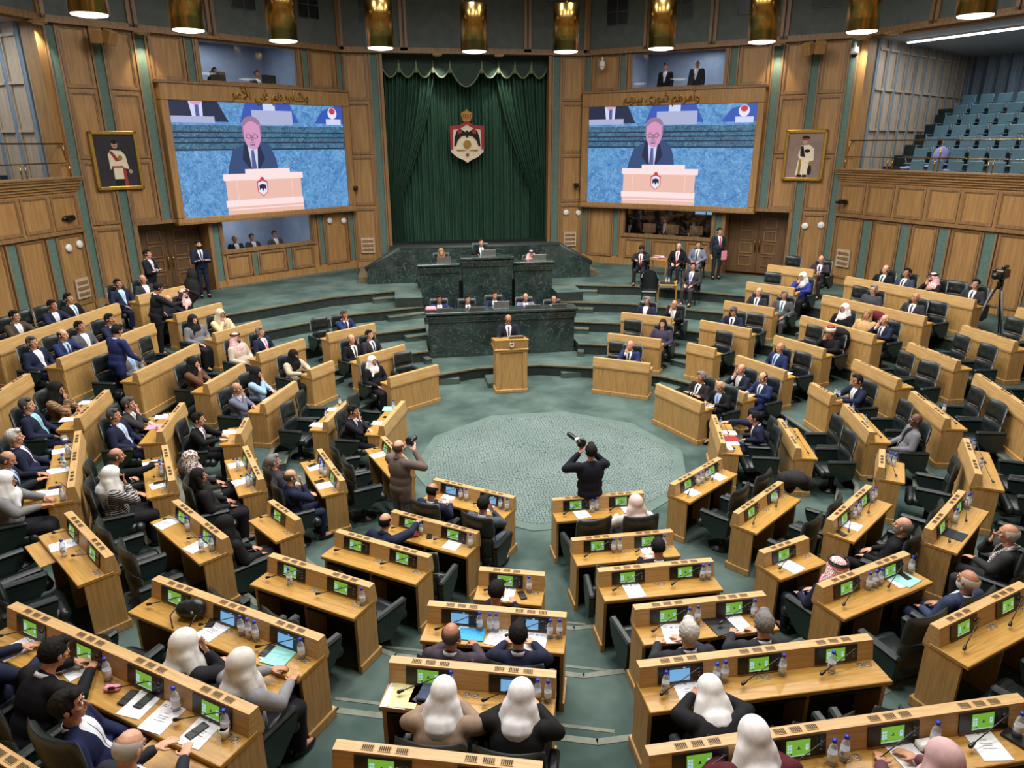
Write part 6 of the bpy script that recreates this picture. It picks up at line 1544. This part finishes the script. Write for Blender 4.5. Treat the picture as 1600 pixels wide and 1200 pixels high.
BT={71:[(925,800),(932,797)],72:[(958,862),(968,862),(1037,857)],73:[(1097,906),(1106,904)],74:[(1076,977),(1089,974),(1177,964)],75:[(1039,1081),(1118,1068),(1131,1064),(1221,1054),(1298,1049)],
76:[(1298,1193),(1317,1187),(1458,1165),(1588,1150)],4:[(827,923)],6:[(750,982),(766,986),(776,984),(859,996),(874,996)],8:[(708,1072),(840,1092),(856,1095)],1:[(722,778),(731,780),(785,792),(794,796)],
2:[(658,835),(736,854)],5:[(453,913),(567,945)],7:[(379,991),(390,996),(402,999),(472,1028)],9:[(170,1062),(279,1107),(360,1140)],13:[(294,830),(316,862),(332,860)],14:[(101,869)],15:[(502,740),(509,744),(506,735)],
17:[(254,738),(263,742)],18:[(107,710),(101,730),(99,782)],16:[(373,735),(395,757),(388,760)],66:[(1088,757),(1093,753),(1099,748)],64:[(1329,808),(1337,802),(1357,783),(1363,779)],65:[(1486,815),(1503,792),(1511,787)],
78:[(1355,920),(1363,915),(1370,911),(1420,893)],62:[(1384,724),(1396,728)],63:[(1516,705),(1528,735)],68:[(1211,786)],58:[(1330,645),(1351,665)],61:[(1226,668),(1238,690)],59:[(1474,645)],57:[(1305,620),(1310,622)],67:[(1125,668)],21:[(535,630),(510,655)],20:[(615,640)],38:[(432,622)]}
spots(BT,bottle)
for j,(dx,dy) in enumerate(((-.03,.02),(.05,-.02))):
    copy_tree(b0,None,(SIDET[0]+dx,SIDET[1]+dy,SIDET[2]+.535),0,'%s water bottle on the small dark-topped side table'%('left','right')[j])
# printed sheets
def sheet(mat,nm='sheet',w=.21,l=.297,th=.004):
    b=MB(); b.box((0,0,th/2),(w,l,th),M(mat)); me=b.mesh(nm); return me
SH=sheet('paper_white'); b=MB()
b.box((0,.09,.0046),(.024,.022,.0006),M('ink'))
for i,(x,z,w_) in enumerate(((-.06,.10,.05),(.06,.10,.05),(-.06,.085,.06),(.06,.085,.05),(0,.03,.05),(0,.0,.09),(0,-.02,.07),(0,-.045,.1))): b.box((x,z,.0046),(w_,.005,.0006),M('ink'))
PR=b.mesh('print')
def paper(P,D_,i,n,pt):
    kind=pt[2] if len(pt)>2 else 'w'; rz=D_['rz']+(pt[3] if len(pt)>3 else random.uniform(-.2,.2))
    if kind=='w':
        o=empty('printed_sheet',P,rz); part('paper',SH,o); part('print',PR,o); tag(o,'%s on %s'%(ordl(i,n,'white printed sheet'),D_['short']),'paper','printed sheets on the desks')
    else:
        m_,nm,lb=dict(p=('paper_pink','pink_folder','pink folder'),t=('paper_teal','folder','pale teal folder'),k=('black_plastic','folder','black leather folder'),y=('paper_yellow','folder','pale yellow folder'),b=('paper_blue','booklet','open blue booklet'),r=('crimson','folder','red folder'))[kind]
        o=obj(nm,sheet(m_,nm,.24 if kind!='b' else .26,.31 if kind!='b' else .18,.010),None,P-Vector((0,0,.001)),rz); tag(o,'%s on %s'%(lb,D_['short']),'folder')
PP={71:[(908,802),(983,796)],73:[(990,922)],72:[(1015,863)],74:[(1052,990),(1124,976,'k',.2),(1150,972)],75:[(1076,1081)],76:[(1418,1180),(1540,1162)],66:[(1078,768),(1120,744)],79:[(1234,884)],78:[(1409,903,'t',.1),(1400,905)],
65:[(1486,834,'k'),(1482,832)],64:[(1327,820)],4:[(790,927)],6:[(715,983),(737,992,'b',0),(779,994),(837,1002)],1:[(699,779),(763,790)],2:[(708,850)],7:[(335,984),(440,1022,'t',.1),(437,1019)],
9:[(30,1012),(135,1038),(222,1098),(256,1120),(315,1142)],13:[(263,817),(310,853)],14:[(101,851)],15:[(495,730),(510,758)],16:[(372,726),(379,752)],17:[(240,724),(252,757)],18:[(99,704),(92,735),(66,772)],19:[(592,711)],
20:[(612,637,'t'),(593,661)],21:[(523,640),(497,664)],23:[(360,675)],22:[(256,651),(244,667,'p')],24:[(110,655),(138,629)],69:[(1106,634)],70:[(1170,617)],67:[(1138,676),(1140,686,'r'),(1141,692)],8:[(634,1085,'y',.0),(622,1086),(668,1080,'k')],48:[(1228,583)],38:[(424,625)]}
spots(PP,paper,.7455)
b=MB(); b.box((0,0,.004),(.076,.155,.008),M('black_plastic'),bev=.003); PHB=b.mesh('phone')
def phone(P,D_,i,n,pt):
    o=obj('phone',PHB,None,P,D_['rz']+random.uniform(-.5,.5)); tag(o,'%s on %s'%(ordl(i,n,'black phone'),D_['short']),'phone')
spots({18:[(100,717),(86,762)],17:[(241,723),(249,754)],9:[(200,1090),(226,1095),(308,1142)],7:[(331,972),(417,1017)],6:[(705,983)],8:[(658,1088)],2:[(671,837)],4:[(816,930)],15:[(488,727),(499,752)],78:[(1413,900)],64:[(1314,833)],58:[(1363,677)],20:[(604,652)]},phone,.752)
# single things
def on(k,px,py,h=.745):
    D_=DESKS[k]; P=onz(px,py,D_['z']+h); q=D_['Xi']@P; q.y=max(-.34,min(-.18,q.y)); W=D_['X']@Vector((q.x,q.y,0)); return Vector((W.x,W.y,D_['z']+h)),D_
P,D_=on(7,306,962); o=empty('handbag',P,D_['rz']+.3); b=MB()
for c,r in (((0,0,.10),(.15,.08,.10)),((.05,.01,.13),(.10,.07,.08)),((-.06,0,.09),(.1,.075,.09))): b.ell(c,r)
me=remesh(b,.012,'bag_body',M('leather'),3); part('bag_body',me,o); b=MB(); b.tube([(-.12,-.03,.14),(-.16,-.1,.08),(-.1,-.17,.01),(-.02,-.19,-.12),(.06,-.17,.01),(.1,-.08,.1)],.007,6,M('black_plastic')); part('strap',b.mesh('strap'),o)
b=MB(); b.lathe([(.012,-.005),(.018,0),(.012,.005)],10,M('steel'),Matrix.Translation((.06,-.08,.12))@Matrix.Rotation(PI/2,4,'X')); part('buckle',b.mesh('buckle'),o)
tag(o,'black leather handbag with strap on the fifth-row desk, bottom left column','handbag')
P=onz(242,846,2*H); o=empty('handbag',(P.x,P.y,2*H),.4); b=MB(); b.ell((0,0,.15),(.15,.07,.15)); b.box((0,0,.08),(.26,.12,.14)); me=remesh(b,.012,'bag_body',M('beige_bag'),4); part('bag_body',me,o)
b=MB(); b.tube([(-.1,0,.25)]+[(.1*math.cos(a),0,.27+.13*math.sin(a)) for a in [PI-PI*i/10 for i in range(11)]]+[(.1,0,.25)],.008,6,M('beige_bag')); part('handle',b.mesh('handle'),o); tag(o,'cream handbag standing on the floor beside the fourth-row desk, left','handbag')
P,D_=on(9,352,1152); o=empty('cup',P); b=MB(); b.lathe([(0,0),(.028,0),(.036,.085),(.033,.085),(.026,.008),(0,.008)],16,M('white_gloss')); part('cup_body',b.mesh('cup_body'),o)
b=MB(); b.lathe([(0,.07),(.032,.07)],16,M('door_wood')); part('coffee',b.mesh('coffee'),o); tag(o,'white paper cup of coffee at the right end of bottom left desk','cup')
P,D_=on(68,1232,762); b=MB()
for c,r in (((0,0,.14),(.16,.2,.13)),((.1,-.12,.06),(.12,.14,.13)),((-.08,.14,.1),(.14,.12,.14)),((.05,.1,.02),(.12,.1,.2))): b.ell(c,r)
me=remesh(b,.018,'coat',M('black_cloth'),3); tag(obj('coat',me,None,P+Vector((0,0,.06)),D_['rz']),'black coat thrown over the second-row desk, bottom right column','coat')
P,D_=on(18,101,688); b=MB(); b.box((0,0,.03),(.2,.1,.06),M('steel'),bev=.02); tag(obj('glasses_case',b.mesh('case'),None,P,D_['rz']+.2),'grey case at the far end of the fifth-row desk, left middle column','case')
P,D_=on(8,672,1084); b=MB(); b.box((0,0,.02),(.16,.23,.03),cloth((70,80,104)),bev=.006); tag(obj('notebook',b.mesh('notebook'),None,P+Vector((0,0,.01)),D_['rz']-.1),'blue-grey notebook under the hand of the person in brown coat','book')
P,D_=on(2,642,838); b=MB(); b.box((0,0,.02),(.22,.10,.035),M('crimson'),bev=.01); tag(obj('booklet',b.mesh('booklet'),None,P,D_['rz']+.7),'red and white booklet beside the stretching man on second-row desk','book')
P,D_=on(9,134,1030); b=MB(); b.box((0,0,.03),(.14,.09,.05),M('white_gloss'),bev=.012); b.box((0,0,.058),(.13,.05,.006),M('crimson')); tag(obj('tissue_pack',b.mesh('tissue_pack'),None,P,D_['rz']+.3),'red and white pack beside the dark-suited man on the bottom left desk','tissues')
P,D_=on(9,176,1078); b=MB(); b.box((0,0,.02),(.12,.06,.04),M('paper_pink'),bev=.012); tag(obj('tissue_pack',b.mesh('tissue_pack'),None,P,D_['rz']+.5),'small pink pack by the microphone on the bottom left desk','tissues')
P,D_=on(67,1138,703); b=MB(); b.box((0,0,.03),(.2,.10,.06),M('paper_white'),bev=.012); b.box((0,-.05,.03),(.19,.004,.05),M('paper_blue')); tag(obj('tissue_box',b.mesh('tissue_box'),None,P,D_['rz']+.2),'white and blue tissue box on the first-row desk, right middle column','tissues')
P,D_=on(76,1437,1159); b=MB(); b.box((0,0,.03),(.13,.08,.05),M('white_gloss'),bev=.012); tag(obj('tissue_pack',b.mesh('tissue_pack'),None,P,D_['rz']),'white tissue pack beside a bottle on the bottom centre-right desk','tissues')
P,D_=on(76,1592,1158); b=MB(); b.box((0,0,.012),(.12,.2,.02),M('black_plastic'),bev=.004); tag(obj('wallet',b.mesh('wallet'),None,P,D_['rz']+.4),'black open wallet at the right end of the bottom desk','wallet')
b=MB()
for i in range(5): b.box((random.uniform(-.12,.12),random.uniform(-.05,.05),.01+.018*i),(.21,.28,.016),M('paper_white') if i%2 else M('paper_pink'),random.uniform(-.3,.3))
tag(obj('paper_stack',b.mesh('papers'),None,(T2[0],T2[1],T2[2]+.605),-.67),'stack of white and pink papers on the oak side table','papers')
# pull-out writing shelves seen at a few desks
for k,px,py in ((9,322,1176),(7,398,1045),(18,56,778),(22,233,650),(14,97,868)):
    D_=DESKS[k]; P=onz(px,py,D_['z']+.70); q=D_['Xi']@P; i=min(range(D_['ns']),key=lambda i:abs(D_['seats'][i]-q.x))
    b=MB(); b.box((0,0,0),(.62,.30,.02),WT,bev=.004); part('pull_out_shelf',b.mesh('pull_out_shelf'),D_['o'],(D_['seats'][i],-.48 if k!=14 else -.40,.69))
# scarf of the bald man on the right
# ---- rebase world-coordinate things to their own foot
bpy.context.view_layer.update()
for o in list(COL.objects):
    if o.parent is None and o.get('category') and o.type=='EMPTY' and o.location.length<1e-6 and CH.get(o):
        pts=[]
        for c in CH[o]:
            if c.data: pts+=[c.matrix_basis@Vector(q) for q in c.bound_box]
        if not pts: continue
        mn=Vector((min(p.x for p in pts),min(p.y for p in pts),min(p.z for p in pts))); mx_=Vector((max(p.x for p in pts),max(p.y for p in pts),0))
        bs=Vector(((mn.x+mx_.x)/2,(mn.y+mx_.y)/2,mn.z)); o.location=bs
        for c in CH[o]: c.location=c.location-bs
    elif o.parent is None and o.get('category') and o.type=='MESH' and o.location.length<1e-6:
        pts=[v.co for v in o.data.vertices]; mn=Vector((min(p.x for p in pts),min(p.y for p in pts),min(p.z for p in pts))); mx_=Vector((max(p.x for p in pts),max(p.y for p in pts),0))
        bs=Vector(((mn.x+mx_.x)/2,(mn.y+mx_.y)/2,mn.z)); o.data.transform(Matrix.Translation(-bs)); o.location=bs
for l in [x for x in bpy.data.lights if x.users==0]: bpy.data.lights.remove(l)
SC.view_settings.view_transform='Standard'; SC.view_settings.look='None'; SC.view_settings.gamma=1; SC.view_settings.exposure=-0.68
try: SC.view_settings.use_curve_mapping=False
except Exception: pass
SC.cycles.max_bounces=6
